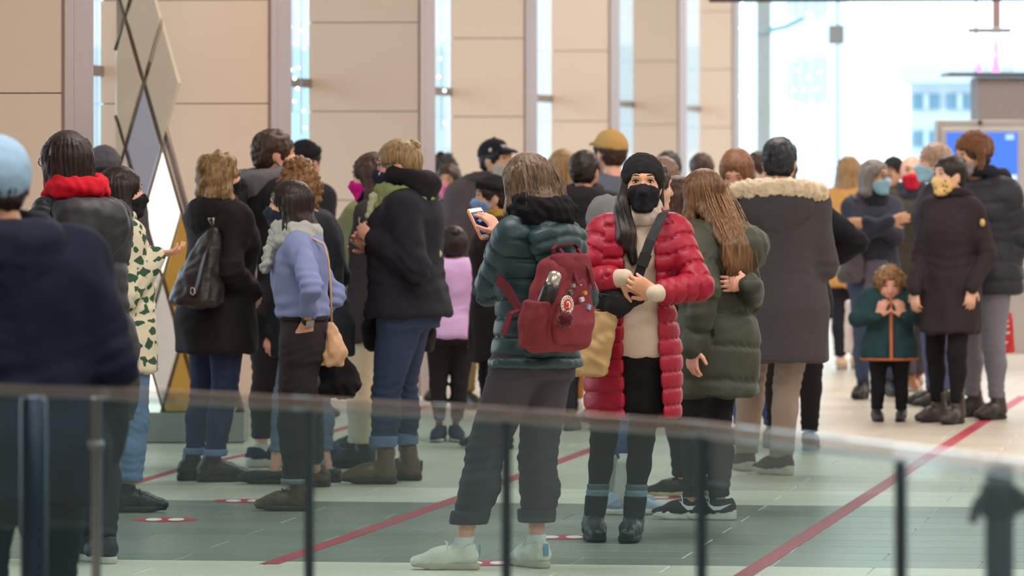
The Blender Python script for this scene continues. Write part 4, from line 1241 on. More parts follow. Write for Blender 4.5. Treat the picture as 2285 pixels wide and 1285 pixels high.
# things carried by a person: built in that person's coordinates, owned by a root of their own
class Carried:
    def __init__(s, P, name, label, cat, base, group=None):
        s.P, s.b = P, A3(base); w = Rz(P.yaw) @ s.b
        s.root = empty(name, (P.X0 + w[0], P.d + w[1], w[2]), P.yaw); tag(s.root, label, cat, group)
    def soft(s, name, build, mat, amp=.004, wave=.08, seed=2, h=.008, parent=None, fn=None, smooth=1):
        f = Fld(h * s.P.q); build(f); V, Q = f.mesh(smooth)
        if amp: V = fold(V, Q, amp, wave, seed)
        if fn is not None: V = fn(V, Q)
        return link(name, rawmesh(name, V - s.b, Q), mat, parent or s.root)
    def mb(s, m, name, mat, parent=None):
        m.shift(-s.b); return m.build(name, mat, parent or s.root)
BLACK = (30, 28, 31); NAVY = (28, 30, 44)
DENIM = lambda c: cloth(c, .85, .35, 420, .16, (1, 1, .35), big=12)
NYLON = lambda c, r=.48: cloth(c, r, .08, 160, .06, spec=.4, wr=.3)
WOOL = lambda c: cloth(c, .95, .4, 180, .12, sheen=.12)
LEATH = lambda c: cloth(c, .42, .2, 220, .12, spec=.4, wr=.3)
H_DARK = hairmat((16, 12, 11), (46, 34, 30)); H_BROWN = hairmat((52, 36, 26), (118, 86, 58)); H_ASH = hairmat((54, 41, 33), (132, 106, 80))
H_BLOND = hairmat((104, 76, 46), (186, 150, 104)); H_CHEST = hairmat((40, 26, 20), (84, 56, 40)); H_GREY = hairmat((88, 80, 78), (150, 140, 134)); H_GING = hairmat((86, 54, 34), (150, 100, 66))
M_BLACK = cloth((30, 30, 34), .85, .2); M_BLUE = cloth((150, 196, 214), .8, .1); SOLE_B = plain((26, 25, 26), .6); SOLE_W = plain((208, 206, 198), .6); SOLE_G = plain((150, 146, 136), .7)

# ---------- woman with the maroon backpack
O = Person('woman in teal quilted jacket looking down at a phone, maroon backpack on her back', 1190, fy=1266, top=333, yaw=48, hy=38, hp=14, w=1.0,
           feet=((1026, 1271, 86), (1196, 1266, 30)), hipx=1190, chestx=1192, headx=1192, skin='pink',
           hands={'L': dict(p=(1120, 526, .18), pole=(-.3, -.35, -1), f=(-.55, .25, .75), n=(-.55, .45, -.5), curl=.5), 'R': dict(p=(1205, 590, .30), pole=(.6, -.2, -.7))})
O.body('L', face=False)
O.trousers(DENIM((66, 64, 72)), 'jeans', r=1.14, ease=.010, hem=.185, taper=1.22, cuff=.045, fold_amp=.006)
O.sock(cloth((222, 226, 228), .9, .4, 300, .05), .07, .132, .036)
O.shoes('sneaker', plain((224, 226, 214), .5), plain((196, 190, 170), .7), lace=plain((228, 228, 218), .8), tab=plain((120, 160, 190), .6))
O.top(NYLON((36, 64, 72)), 'quilted_jacket', hem=.49, ease=.030, quilt=.075, qdepth=.013, fold_amp=.004, h=.006, flare=.0, neck=.84)
O.hood(NYLON((36, 64, 72)), 1.05, .125, .800, quilt=.055, w=.15, parent=O.coat)
O.soft('hem_band', lambda f: f.loft([(z - .012, a, b, c + .012, d + .012) for z, a, b, c, d in O.tor(.03, .49 * O.H, .515 * O.H)], rnd=.01), NYLON((36, 64, 72)), .003, parent=O.coat)
O.scarf(cloth((24, 25, 28), .95, .4), .858, .040, .096, 1.6, .006, name='neck_warmer', fwd=-.025)
O.hair('long', H_ASH, .195, 1.06, back=.035)
rs = random.Random(2)
O.locks(H_ASH, [[(x, -.085 + rs.uniform(-.02, .01), .06), (x * 1.3, -.115, -.03), (x * 1.25 + rs.uniform(-.02, .02), -.118, -.12), (x * 1.2 + rs.uniform(-.03, .03), -.105 + rs.uniform(-.02, .02), -.215 + rs.uniform(-.02, .03)), (x * 1.2 + rs.uniform(-.03, .03), -.1, -.25)] for x in [rs.uniform(-.08, .08) for _ in range(60)]], .0019)

# ---------- woman in the crimson coat
P = Person('woman in long crimson quilted coat, black beanie and black face mask, hands clasped', 1390, fy=1205, top=340, yaw=176, hy=180, hp=-3, w=1.0,
           feet=((1411, 1207, 172), (1323, 1205, 188)), hipx=1412, chestx=1424, headx=1434, skin='warm', hat=.02,
           hands={'R': dict(p=(1386, 620, -.27), pole=(-1, -.1, -.75), f=(.86, -.12, -.42), n=(-.2, .95, -.1), curl=(.35, .35, .4, .45)),
                  'L': dict(p=(1466, 655, -.33), pole=(1, 0, -.75), f=(-.80, -.1, .42), n=(-.1, .95, .2), curl=(.5, .55, .55, .6))})
P.body('LR', fh=.005)
P.trousers(cloth((26, 27, 30), .9, .3), 'leggings', r=.97, ease=.002, hem=.10, taper=.85, fold_amp=.0025)
P.soft('skirt', lambda f: f.loft(P.tor(.010, .335 * P.H, .50 * P.H, .0), rnd=.01), cloth((24, 23, 26), .92, .3), .004, .12)
for z0, z1, c in ((.19, .215, (120, 150, 160)), (.222, .238, (90, 110, 120))):
    P.sock(cloth(c, .95, .4), z0, z1, .0475, name='sock_stripe')
P.sock(cloth((24, 30, 40), .95, .4), .12, .19, .047)
P.shoes('boot', LEATH((34, 33, 36)), SOLE_B, hgt=.15, tab=plain((40, 38, 40), .6))
P.top(cloth((204, 190, 172), .95, .55, 120, .08, (2.2, 2.2, .25)), 'ribbed_sweater', hem=.475, ease=.012, fold_amp=.005, end=-.022, wr=.030, sle=.006, h=.010)
P.scarf(cloth((206, 194, 178), .95, .55, 120, .08, (2.2, 2.2, .25)), .866, .020, .070, 2.6, .003, name='rolled_collar', dz=.004, fwd=.012)
for i in (0, 1):
    a = P.wri[i]; dr = unit(P.elb[i] - a)
    P.soft('sweater_cuff', lambda f: f.cone(a - dr * .004, a + dr * .05, .036, .037, .002).plane(-dr, float(-dr @ a) + .012, .004), cloth((222, 214, 200), .95, .55, 160, .06, (1, 1, 1)), .002, .03, h=.006)
CRIM = NYLON((156, 11, 46), .48)
def _open(f):
    def fn(x, y, z):
        hw = np.interp(z.ravel(), [.3, .55, .8, 1.0, 1.2, 1.36, 1.5], [.088, .080, .074, .070, .062, .066, .095]).reshape(z.shape)
        cx = np.interp(z.ravel(), P.cz, P.cx).reshape(z.shape) - np.interp(z.ravel(), [.5, 1.0, 1.35], [.055, .03, .0]).reshape(z.shape)
        return np.maximum(np.abs(x - cx) - hw, .025 - y)
    f.custom((-.2, .02, .3), (.2, .32, 1.5), fn, .012, '-')
    c = P.c(.84 * P.H); f.cone((c[0], c[1] + .03, .84 * P.H), (c[0], c[1] + .02, .95 * P.H), .088, .10, .01, op='-')
P.top(CRIM, 'quilted_coat', hem=.318, ease=.040, flare=.02, quilt=.070, qdepth=.0105, fold_amp=.005, h=.006, end=.055, neck=.845, cuts=_open, wr=.034)
m = MB()
zz = [.55, .7, .85, 1.0, 1.15, 1.3]
P.hood(CRIM, 1.0, .10, .825, parent=P.coat, w=.13)
P.soft('hair', lambda f: (f.cone((-.0, 0, 0), (.0, 0, .0), .001, .001), f.cone((.062, .01, .02), (.085, .03, -.10), .030, .034, .03), f.cone((.085, .03, -.10), (.072, .075, -.22), .036, .042, .03), f.cone((.072, .075, -.22), (.04, .10, -.335), .042, .016, .03),
       f.cone((-.074, -.02, .0), (-.078, -.035, -.10), .022, .018, .02), f.cone((-.0, -.06, -.02), (0, -.07, -.13), .06, .05, .03)), H_DARK, 0, frame='head', h=.007, fn=lambda V, Q: (lambda N: V + N * (.003 * np.sin(190 * V[:, 0] + 60 * V[:, 1] + 2 * np.sin(25 * V[:, 2])))[:, None])(vnormals(V, Q)))
P.locks(H_DARK, [[(.075 + rs.uniform(-.02, .01), .02, 0), (.09 + rs.uniform(-.02, .02), .06, -.12), (.075 + rs.uniform(-.03, .02), .105, -.23), (.04 + rs.uniform(-.03, .03), .115, -.33 + rs.uniform(-.02, .03))] for _ in range(30)], .002)
P.beanie(cloth((36, 36, 38), .95, .5, 240, .1), True, cut=-.028, tilt=-.86)
P.mask(cloth((32, 33, 38), .85, .2), h=.005, high=-.002)

# ---------- long-haired girl in the olive coat
Qp = Person('girl with long brown hair in a long olive quilted coat, seen from behind', 1582, fy=1160, top=372, yaw=52, hy=40, hp=4, w=1.06,
            feet=((1546, 1159, 82), (1606, 1160, 78)), hipx=1592, chestx=1602, headx=1578, skin='pink',
            hands={'L': dict(p=(1546, 772, -.25), f=(-.05, 0, -1), n=(.6, .6, 0), curl=.5, pole=(.5, -1, 0)), 'R': dict(p=(1674, 634, -.20), f=(-1, .08, 0), n=(0, 1, 0), pole=(.15, .1, -1), curl=.15)})
Qp.body('LR', face=False)
Qp.trousers(DENIM((44, 42, 48)), 'jeans', r=1.0, hem=.10, taper=1.0)
Qp.shoes('trainer', cloth((34, 36, 44), .7, .3), plain((214, 212, 202), .6), lace=plain((200, 200, 200), .7))
OLI = cloth((62, 66, 54), .6, .15, 200, .08, spec=.4)
Qp.top(OLI, 'quilted_coat', hem=.352, ease=.052, quilt=.155, qdepth=.013, fold_amp=.010, wave=.11, h=.010, flare=.01, end=.0)
Qp.hood(OLI, 1.0, .15, .80, parent=Qp.coat, w=.13, side=.06)
Qp.hair('long', hairmat((58, 38, 26), (136, 98, 62)), .40, 1.05, back=.15)
Qp.locks(hairmat((90, 60, 38), (168, 124, 80)), [[(x, -.095, .05), (x * 1.3, -.15, -.05), (x * 1.3 + rs.uniform(-.02, .02), -.235, -.2), (x * 1.2 + rs.uniform(-.03, .03), -.255, -.33), (x * 1.2 + rs.uniform(-.04, .04), -.25, -.42 + rs.uniform(-.03, .03))] for x in [rs.uniform(-.08, .08) for _ in range(50)]], .0022)
for i in (0, 1):                                        # white swoosh on each trainer
    M_ = Rz(Qp.fy[i]); a = Qp.ank[i]; base = A3((a[0], a[1], 0)); k_ = Qp.k
    for sg in (-1, 1):
        m = MB(); pts = [(-.045, .062), (.0, .056), (.045, .068), (.075, .086), (.05, .060), (.02, .046), (-.01, .044)]
        pts = [(.060, .092), (.040, .062), (.020, .047), (-.010, .050), (-.066, .080), (-.005, .066), (.022, .066), (.042, .076)]
        m.prism(pts, lambda y, z: (sg * (.043 - max(0, y - .02) * .02), y, z), lambda y, z: (sg * .030, y, z))
        m.V = [tuple(M_ @ (np.array(v) * k_) + base) for v in m.V]; Qp.mb(m, 'shoe_mark', plain((226, 226, 226), .6))

# ---------- man in the fur-hooded parka
S = Person('man in charcoal parka with a cream fur-trimmed hood, back to the camera', 1738, fy=1060, top=303, yaw=-6, w=1.14, feet=((1664, 1050, 12), (1742, 1060, 40)), hipx=1738, chestx=1737, headx=1738, skin='warm', hat=.01,
           hands={'L': (1650, 640, .20), 'R': (1800, 640, .22)})
S.body('', face=False)
S.trousers(cloth((146, 132, 122), .9, .3), r=1.06, hem=.09, taper=1.2)
S.shoes('trainer', cloth((70, 68, 66), .8, .3), plain((186, 178, 164), .6))
PAR = cloth((72, 70, 74), .85, .3, 300, .07)
S.top(PAR, 'parka', hem=.335, ease=.058, flare=.015, fold_amp=.008, wave=.2)
S.hood(PAR, 1.22, .12, .812, parent=S.coat, w=.155)
def _fur(f):
    c = S.c(.85 * S.H)
    f.ring((c[0], c[1] - .075, .838 * S.H), .185, .105, .042, M=Rx(math.radians(-14)), k=.01, zs=1.15)
def _furfn(V, Q):
    V = fold(V, Q, .006, .06, 3); return fold(V, Q, .005, .014, 4)
S.soft('fur_trim', _fur, cloth((226, 208, 178), 1.0, 1.0, 150, .2, sheen=.4, big=24), 0, h=.008, fn=_furfn)
S.hair('crop', hairmat((26, 30, 36), (52, 58, 66)), vol=.8)

# ---------- left edge: man in the cap, near and out of focus
A = Person('man in pale blue cap and navy hooded jacket at the left edge, nearest the camera', 40, d=15.4, top=303, yaw=16, hy=22, w=1.24, chestx=36, headx=-4, skin='tan', hat=.015,
           hands={'L': (-150, 900, .1), 'R': (235, 1000, .12)})
A.body('', face=False)
A.trousers(cloth((30, 32, 40), .9, .3), r=1.1)
A.shoes('sneaker', plain((40, 40, 44), .6), SOLE_W)
A.top(cloth((18, 25, 46), .85, .3, 200, .2), 'jacket', hem=.40, ease=.045, fold_amp=.012, seed=6)
A.hood(cloth((24, 30, 48), .85, .3, 200, .2), 1.15, .10, .825, parent=A.coat)
A.hair('short', H_DARK)
A.cap(cloth((150, 184, 212), .8, .2), 1, tilt=-.25, low=-.012)

# ---------- bob-haired person in the black padded coat with red inner hood
B = Person('person with a dark bob and red inner hood in a black padded coat', 195, fy=1256, top=287, yaw=26, hy=42, w=.94, feet=((185, 1250, 40), (232, 1256, 25)), hipx=196, chestx=186, headx=156, skin='light',
           hands={'L': dict(p=(130, 780, .2), pole=(-.1, -.6, -.6)), 'R': dict(p=(236, 800, .2), pole=(.05, -.8, -.6))})
B.body('', face=True)
B.trousers(DENIM((46, 46, 56)), 'jeans', r=1.08, hem=.10)
B.shoes('sneaker', plain((48, 42, 58), .6), SOLE_W)
BLK = cloth((33, 35, 44), .55, .12, 160, .08, spec=.45)
B.top(BLK, 'padded_coat', hem=.33, ease=.040, quilt=.20, qdepth=.013, fold_amp=.009, wave=.12)
B.hood(BLK, 1.2, .12, .80, parent=B.coat, w=.13)
B.scarf(cloth((196, 24, 44), .85, .2), .868, .030, .092, 1.25, .005, name='inner_hood', dz=.010)
B.hair('bob', hairmat((22, 15, 15), (62, 44, 42)), vol=1.03)
B.glasses(plain((30, 28, 28), .4))
p0, p1 = B.pt(230, 548, -.235), B.pt(221, 668, -.225)
m = MB(); m.tube([p0, (p0 + p1) / 2, p1], .0035, 6); B.mb(m, 'zip', plain((190, 192, 196), .3, .8), B.coat)

# ---------- woman in the patterned fleece
C_F = Person('woman in green and cream patterned fleece with one hand held out, black mask', 296, fy=1143, H=1.565, yaw=-62, hy=-72, w=.92, feet=((250, 1132, -78), (284, 1143, -84)), hipx=278, chestx=268, headx=256, skin='pink',
             hands={'R': dict(p=(346, 568, -.06), f=(.95, -.05, .12), n=(0, .2, 1), curl=.45, pole=(-.2, -.3, -1)), 'L': (330, 640, .2)})
C_F.body('R')
C_F.trousers(DENIM((112, 140, 178)), 'jeans', r=1.14, hem=.14, taper=1.3)
C_F.shoes('boot', LEATH((38, 38, 40)), SOLE_B, hgt=.14, lace=plain((40, 40, 42), .6))
m_, t_, b_ = _new('fleece_pattern'); L_ = t_.links.new
tc = t_.nodes.new('ShaderNodeTexCoord')
vo = t_.nodes.new('ShaderNodeTexVoronoi'); vo.inputs['Scale'].default_value = 19; vo.distance = 'MANHATTAN'
wv = t_.nodes.new('ShaderNodeTexWave'); wv.bands_direction = 'Z'; wv.inputs['Scale'].default_value = 5.5; wv.inputs['Distortion'].default_value = 5; wv.inputs['Detail'].default_value = 1
ns_ = t_.nodes.new('ShaderNodeTexNoise'); ns_.inputs['Scale'].default_value = 21; ns_.inputs['Detail'].default_value = 1
for q_ in (vo, wv, ns_): L_(tc.outputs['Object'], q_.inputs['Vector'])
a1 = t_.nodes.new('ShaderNodeMath'); a1.operation = 'MULTIPLY_ADD'; a1.inputs[1].default_value = 1.0
L_(vo.outputs['Distance'], a1.inputs[0]); L_(ns_.outputs[0], a1.inputs[2])
a2 = t_.nodes.new('ShaderNodeMath'); a2.operation = 'MULTIPLY_ADD'; a2.inputs[1].default_value = .40
L_(wv.outputs['Color'], a2.inputs[0]); L_(a1.outputs[0], a2.inputs[2])
rp = t_.nodes.new('ShaderNodeValToRGB'); rp.color_ramp.interpolation = 'CONSTANT'
rp.color_ramp.elements[0].color = lin((52, 84, 62)) + (1,); rp.color_ramp.elements[1].position = .665; rp.color_ramp.elements[1].color = lin((214, 208, 182)) + (1,)
a3_ = t_.nodes.new('ShaderNodeMath'); a3_.operation = 'MULTIPLY'; a3_.inputs[1].default_value = .5; L_(a2.outputs[0], a3_.inputs[0]); L_(a3_.outputs[0], rp.inputs[0]); L_(rp.outputs[0], b_.inputs['Base Color']); b_.inputs['Roughness'].default_value = .95
C_F.top(m_, 'fleece', hem=.405, ease=.042, fold_amp=.009, end=.01, collar=(.09, .03))
C_F.hair('long', H_DARK, .22)
C_F.mask(M_BLACK)

# ---------- blonde woman in the black coat with the bucket bag
E = Person('woman with wavy blond-brown hair and black mask in a black coat and blue jeans', 480, fy=1075, top=335, yaw=-52, hy=-66, w=1.06, feet=((428, 1072, -62), (474, 1075, -80)), hipx=486, chestx=498, headx=480, skin='pink',
           hands={'R': (560, 650, -.05), 'L': (545, 660, .2)})
E.body('R')
E.trousers(DENIM((46, 57, 86)), 'jeans', r=1.08, hem=.135, taper=1.0, cuff=.03, cuffmat=DENIM((120, 138, 172)))
E.shoes('boot', LEATH((58, 52, 46)), plain((44, 38, 34), .7), hgt=.15)
E.top(cloth((34, 29, 32), .8, .3, 240, .1), 'coat', hem=.39, ease=.045, flare=.02, fold_amp=.009, seed=9)
E.hood(cloth((34, 29, 32), .8, .3, 240, .1), 1.0, .09, .825, parent=E.coat)
E.hair('wavy', hairmat((88, 64, 40), (176, 142, 96)), .20, 1.16)
E.mask(M_BLACK)

# ---------- tall brown-haired man
F_ = Person('tall man with short brown hair in a black jacket with a grey-lined hood and backpack', 612, fy=1042, top=284, yaw=-58, hy=-74, w=1.12, feet=((580, 1042, -52), (712, 1034, -84)), hipx=606, chestx=590, headx=600, skin='pink',
            hands={'R': (640, 660, .1), 'L': (650, 650, .2)})
F_.body('')
F_.trousers(cloth((40, 36, 40), .9, .3), r=1.0, hem=.15, taper=1.0)
F_.sock(cloth((215, 214, 208), .9, .3), .07, .12, .037)
F_.shoes('trainer', cloth((40, 50, 74), .8, .3), SOLE_W)
F_.top(cloth((36, 33, 38), .8, .3), 'jacket', hem=.46, ease=.042, fold_amp=.010, seed=12)
F_.hood(cloth((104, 102, 106), .85, .3), 1.1, .085, .84, parent=F_.coat, w=.12)
F_.hair('short', H_CHEST)
F_.mask(M_BLACK)
bp = Carried(F_, 'backpack', 'black backpack on the back of the tall brown-haired man', 'backpack', (F_.chc[0], F_.chc[1] - .30, 1.06))
bp.soft('pack', lambda f: f.loft([(1.06, F_.chc[0], F_.chc[1] - .24, .15, .09), (1.2, F_.chc[0], F_.chc[1] - .24, .155, .10), (1.42, F_.chc[0], F_.chc[1] - .22, .13, .075), (1.5, F_.chc[0], F_.chc[1] - .2, .09, .05)], p=3.2, rnd=.03), cloth((34, 32, 36), .85, .3), .006)
bp.soft('front_pocket', lambda f: f.loft([(1.1, F_.chc[0], F_.chc[1] - .33, .11, .035), (1.24, F_.chc[0], F_.chc[1] - .33, .11, .035)], p=3, rnd=.02), cloth((40, 38, 42), .85, .3), .003)

# ---------- woman in the blue shirt
Hh = Person('woman in periwinkle blue shirt and grey scarf with long dark hair, hand in jeans pocket', 672, fy=1140, top=397, yaw=86, hy=82, w=1.0, feet=((655, 1140, 87), (706, 1086, 72)), hipx=678, chestx=672, headx=662, skin='warm',
            hands={'L': dict(p=(686, 718, -.15), f=(-.42, .06, -.9), n=(-.2, .9, 0), curl=.35, pole=(.25, -1, 0)), 'R': dict(p=(655, 735, .17), pole=(1, .2, 0))})
Hh.body('L')
Hh.trousers(DENIM((48, 44, 46)), 'jeans', r=1.2, hem=.13, taper=.95, cuff=.018, cuffmat=DENIM((120, 130, 130)))
Hh.shoes('boot', LEATH((86, 70, 56)), plain((52, 42, 36), .7), hgt=.20, lace=plain((60, 48, 40), .7))
Hh.top(cloth((130, 143, 188), .8, .12, 220, .06), 'shirt', hem=.585, ease=.022, fold_amp=.011, wave=.10, end=.045, yez=.03, seed=3)
Hh.soft('waistband', lambda f: f.loft([(z, a, b, c + .006, d + .006) for z, a, b, c, d in Hh.tor(.012, .575 * Hh.H, .60 * Hh.H)], rnd=.006), DENIM((40, 37, 40)), 0)
Hh.scarf(cloth((172, 176, 172), .95, .6, 90, .25, (1, 1, 3)), .842, .036, .095, 1.5, .005, fwd=.02)
Hh.soft('scarf_end', lambda f: f.cone((Hh.c(1.2)[0] - .03, Hh.c(1.2)[1] + .11, .83 * Hh.H), (Hh.c(1.2)[0] - .05, Hh.c(1.2)[1] + .155, .74 * Hh.H), .04, .035, .02, fl=((0, 1, 0), 1.6)), cloth((172, 176, 172), .95, .6, 90, .25, (1, 1, 3)), .008, .05)
Hh.hair('long', H_DARK, .42, .98, back=.075)
Hh.mask(cloth((44, 52, 66), .85, .2))
w_ = Hh.wri[0]; dr = unit(Hh.elb[0] - w_)
m = MB().tube([w_ + dr * .004, w_ + dr * .030], .029, 14); wt = Hh.mb(m, 'watch_strap', plain((28, 28, 30), .5))
nn = Hh.RI @ A3((.35, -1, 0)); nn = unit(nn - dr * (nn @ dr)); sd_ = np.cross(dr, nn); cc_ = w_ + dr * .017 + nn * .030
m = MB(); m.add([cc_ + sd_ * a * .018 + dr * b * .019 + nn * c * .005 for c in (-1, 1) for a, b in ((-1, -1), (1, -1), (1, 1), (-1, 1))], [(3, 2, 1, 0), (4, 5, 6, 7), (0, 1, 5, 4), (1, 2, 6, 5), (2, 3, 7, 6), (3, 0, 4, 7)]); Hh.mb(m, 'watch_face', plain((200, 202, 206), .25, .6), wt)

# ---------- curly-bun woman behind her
G = Person('woman with a curly brown topknot, half hidden behind the blue shirt', 690, fy=1080, top=362, yaw=74, hy=60, w=1.16, feet=((612, 1080, 84), (730, 1076, 75)), hipx=694, chestx=692, headx=676, skin='pink',
           hands={'L': dict(p=(614, 738, -.05), f=(-.35, 0, -.9), n=(.3, .8, 0), curl=.6, pole=(.3, -.6, 0)), 'R': dict(p=(640, 640, .25))})
G.body('L', face=False)
G.trousers(DENIM((104, 122, 150)), 'jeans', r=1.02, hem=.16)
G.shoes('flat', plain((40, 40, 48), .6), SOLE_B)
G.top(cloth((38, 42, 50), .85, .3), 'coat', hem=.40, ease=.05, flare=.02, fold_amp=.009, seed=14)
G.hair('curly', hairmat((92, 62, 38), (172, 126, 82)), vol=.95)
G.soft('topknot', lambda f: f.ell((0, -.01, .115), (.07, .07, .05)), hairmat((92, 62, 38), (172, 126, 82)), .012, .03, frame='head')

# ---------- woman with the green scarf
I = Person('woman in navy jacket, green scarf, glasses and floral dark mask holding a drink', 895, fy=1080, top=306, yaw=82, hy=86, hp=6, w=1.16, feet=((850, 1080, 84), (906, 1072, 78)), hipx=905, chestx=908, headx=902, skin='pink',
           hands={'L': dict(p=(838, 536, -.14), f=(-.75, .35, .55), n=(.1, .9, .4), curl=.8, pole=(.5, -.5, -.8)), 'R': dict(p=(832, 552, .08), f=(-.8, -.2, .5), n=(0, -1, .2), curl=.8, pole=(.4, .6, -.8))})
I.body('LR')
I.trousers(DENIM((50, 63, 90)), 'jeans', r=1.12, hem=.19, taper=1.15, cuff=.05, cuffmat=DENIM((104, 124, 156)), fold_amp=.008)
I.shoes('boot', LEATH((104, 86, 66)), plain((52, 42, 36), .7), hgt=.185, tab=plain((50, 42, 38), .7))
I.top(cloth((37, 36, 46), .8, .25, 240, .1), 'jacket', hem=.485, ease=.048, fold_amp=.012, wave=.14, seed=8, yez=.06)
I.hood(cloth((34, 32, 36), .9, .4), 1.15, .075, .868, w=.11, parent=I.coat)
GRN = cloth((142, 154, 106), .95, .5, 120, .22, (1, 1, 2))
I.scarf(GRN, .838, .034, .115, 1.2, .005, fwd=.01)
PGR = cloth((186, 192, 160), .95, .5, 120, .22, (1, 1, 2))
I.soft('scarf_end', lambda f: f.cone((-.07, .12, .83 * I.H), (-.08, .15, .755 * I.H), .035, .030, .02, fl=((0, 1, 0), 1.5)), PGR, .006, .05)
I.soft('scarf_end', lambda f: f.cone((.02, -.17, .82 * I.H), (.0, -.185, .66 * I.H), .03, .02, .02, fl=((0, 1, 0), 1.7)), PGR, .006, .05)
I.hair('bun', hairmat((92, 70, 46), (188, 156, 112)))
I.glasses(plain((60, 56, 54), .4))
m_, t_, b_ = _new('floral_mask'); L_ = t_.links.new
tc = t_.nodes.new('ShaderNodeTexCoord'); vo = t_.nodes.new('ShaderNodeTexVoronoi'); vo.inputs['Scale'].default_value = 28; L_(tc.outputs['Object'], vo.inputs['Vector'])
rp = t_.nodes.new('ShaderNodeValToRGB'); rp.color_ramp.interpolation = 'CONSTANT'; rp.color_ramp.elements[0].color = lin((206, 216, 222)) + (1,); rp.color_ramp.elements[1].position = .27; rp.color_ramp.elements[1].color = lin((34, 40, 62)) + (1,)
L_(vo.outputs['Distance'], rp.inputs[0]); L_(rp.outputs[0], b_.inputs['Base Color']); b_.inputs['Roughness'].default_value = .9
I.mask(m_)

# ---------- pink-mask woman and the olive sleeve behind
J = Person('woman with a hot pink mask and black scarf behind the green-scarfed woman', 832, fy=1045, top=335, yaw=62, hy=74, hp=8, w=1.0, feet=((806, 1045, 84), (848, 1041, 74)), hipx=838, chestx=858, headx=842, skin='light',
           hands={'L': dict(p=(832, 560, -.1), f=(-.7, 0, .3), curl=.6), 'R': (836, 565, .2)})
J.body('L')
J.trousers(cloth((202, 190, 166), .9, .3), r=1.18, hem=.13, taper=1.3)
J.shoes('boot', LEATH((44, 42, 46)), SOLE_B, hgt=.20, lace=plain((50, 48, 50), .6), tab=plain((40, 38, 40), .6))
J.top(cloth((62, 54, 58), .9, .4, 180, .2), 'coat', hem=.40, ease=.045, fold_amp=.009, seed=5)
J.scarf(cloth((26, 24, 28), .95, .4), .835, .04, .09, 1.7, .009)
J.hair('long', H_CHEST, .17); J.mask(cloth((232, 30, 150), .8, .2), strap=plain((230, 220, 225), .7))
J2 = Person('person in an olive green jacket holding a phone, hidden behind the pink-mask woman', 822, d=30.6, H=1.60, yaw=70, hy=76, w=1.25, chestx=812, headx=852, skin='light', hands={'L': dict(p=(796, 520, -.12), f=(-.5, .2, .3), curl=.7, pole=(.2, -.9, -.4)), 'R': (800, 540, .1)})
J2.body('L'); J2.trousers(cloth((60, 56, 60), .9, .3)); J2.shoes('boot', LEATH((50, 44, 40)), SOLE_B)
J2.top(cloth((112, 112, 78), .85, .3), 'jacket', hem=.46, ease=.05, end=.02); J2.hair('short', H_CHEST); J2.mask(M_BLACK)
e_ = J2.wri[0]; dr = unit(J2.elb[0] - e_)
J2.soft('white_cuff', lambda f: f.cone(e_ + dr * .005, e_ + dr * .03, .045, .046, .002), cloth((222, 216, 208), .9, .2), .002, .03)

# ---------- girl in lilac
K_ = Person('small girl in a lilac top and black leggings with dark tied-up hair', 1004, fy=985, top=500, yaw=12, w=1.16, feet=((982, 985, 170), (1016, 985, 190)), hipx=1006, chestx=1020, headx=1012, skin='brown', hs=1.26,
            hands={'L': (985, 700, .2), 'R': (1062, 742, -.02)})
K_.body('R', face=False)
K_.trousers(cloth((36, 32, 36), .9, .3), 'leggings', r=1.0, hem=.12, taper=.95, fold_amp=.003)
K_.shoes('sneaker', cloth((44, 48, 66), .7, .2), SOLE_W, size=1.15)
K_.top(cloth((206, 168, 214), .85, .2, 200, .08), 'sweater', hem=.475, ease=.016, fold_amp=.006)
K_.hair('bun', H_DARK)

# ---------- men and women further back
def bystander(label, x, d, top, yaw, top_c, leg_c, hair_k, hair_m, skin='light', hy=None, hp=0, w=1.08, hem=.45, mask=None, cap=None, beanie=None, hood=None, scarf=None, shoe=(44, 40, 40), L=.25, H=None, headx=None, chestx=None, hands=None, feet=None, bald=False, ease=.04, face=True, vis='', brim=1, boots=False, name='coat', quilt=None, sole=None, legr=1.04, hatoff=.015, glasses=None):
    p = Person(label, x, d=d, top=top, H=H, yaw=yaw, hy=hy, hp=hp, w=w, skin=skin, headx=headx, chestx=chestx, hands=hands, feet=feet, hat=hatoff)
    p.body(vis, face=face)
    p.trousers(leg_c if not isinstance(leg_c, tuple) else cloth(leg_c, .9, .3), r=legr)
    p.shoes('boot' if boots else 'sneaker', LEATH(shoe), sole or SOLE_B)
    p.top(top_c if not isinstance(top_c, tuple) else cloth(top_c, .85, .3), name, hem=hem, ease=ease, quilt=quilt)
    if hood: p.hood(cloth(hood, .85, .3), 1.1, .10, .83, parent=p.coat)
    if hair_k: p.hair(hair_k, hair_m, L)
    if scarf: p.scarf(cloth(scarf, .95, .4))
    if mask: p.mask(cloth(mask, .85, .15) if isinstance(mask, tuple) else mask)
    if cap: p.cap(cloth(cap, .85, .2), brim)
    if beanie: p.beanie(cloth(beanie, .95, .4))
    if glasses: p.glasses(plain(glasses, .4))
    return p
Lm = bystander('man in dark baseball cap and grey hooded coat with khaki trousers', 1066, 36, 309, -150, (82, 74, 78), (128, 112, 74), 'short', H_DARK, 'tan', hy=-128, mask=(176, 174, 170), cap=(30, 30, 38), hood=(74, 66, 70), headx=1100, chestx=1068, hem=.40, w=1.14)
Mm = bystander('short person in black beanie and blue mask beside the phone', 1110, 31, 386, 104, (30, 28, 30), (30, 28, 30), 'short', H_DARK, 'tan', hy=100, mask=(120, 150, 196), beanie=(28, 28, 30), hem=.32, vis='L', hands={'L': dict(p=(1080, 668, -.1), f=(-.1, 0, -1), curl=.4)}, hatoff=.025, scarf=(150, 116, 50))
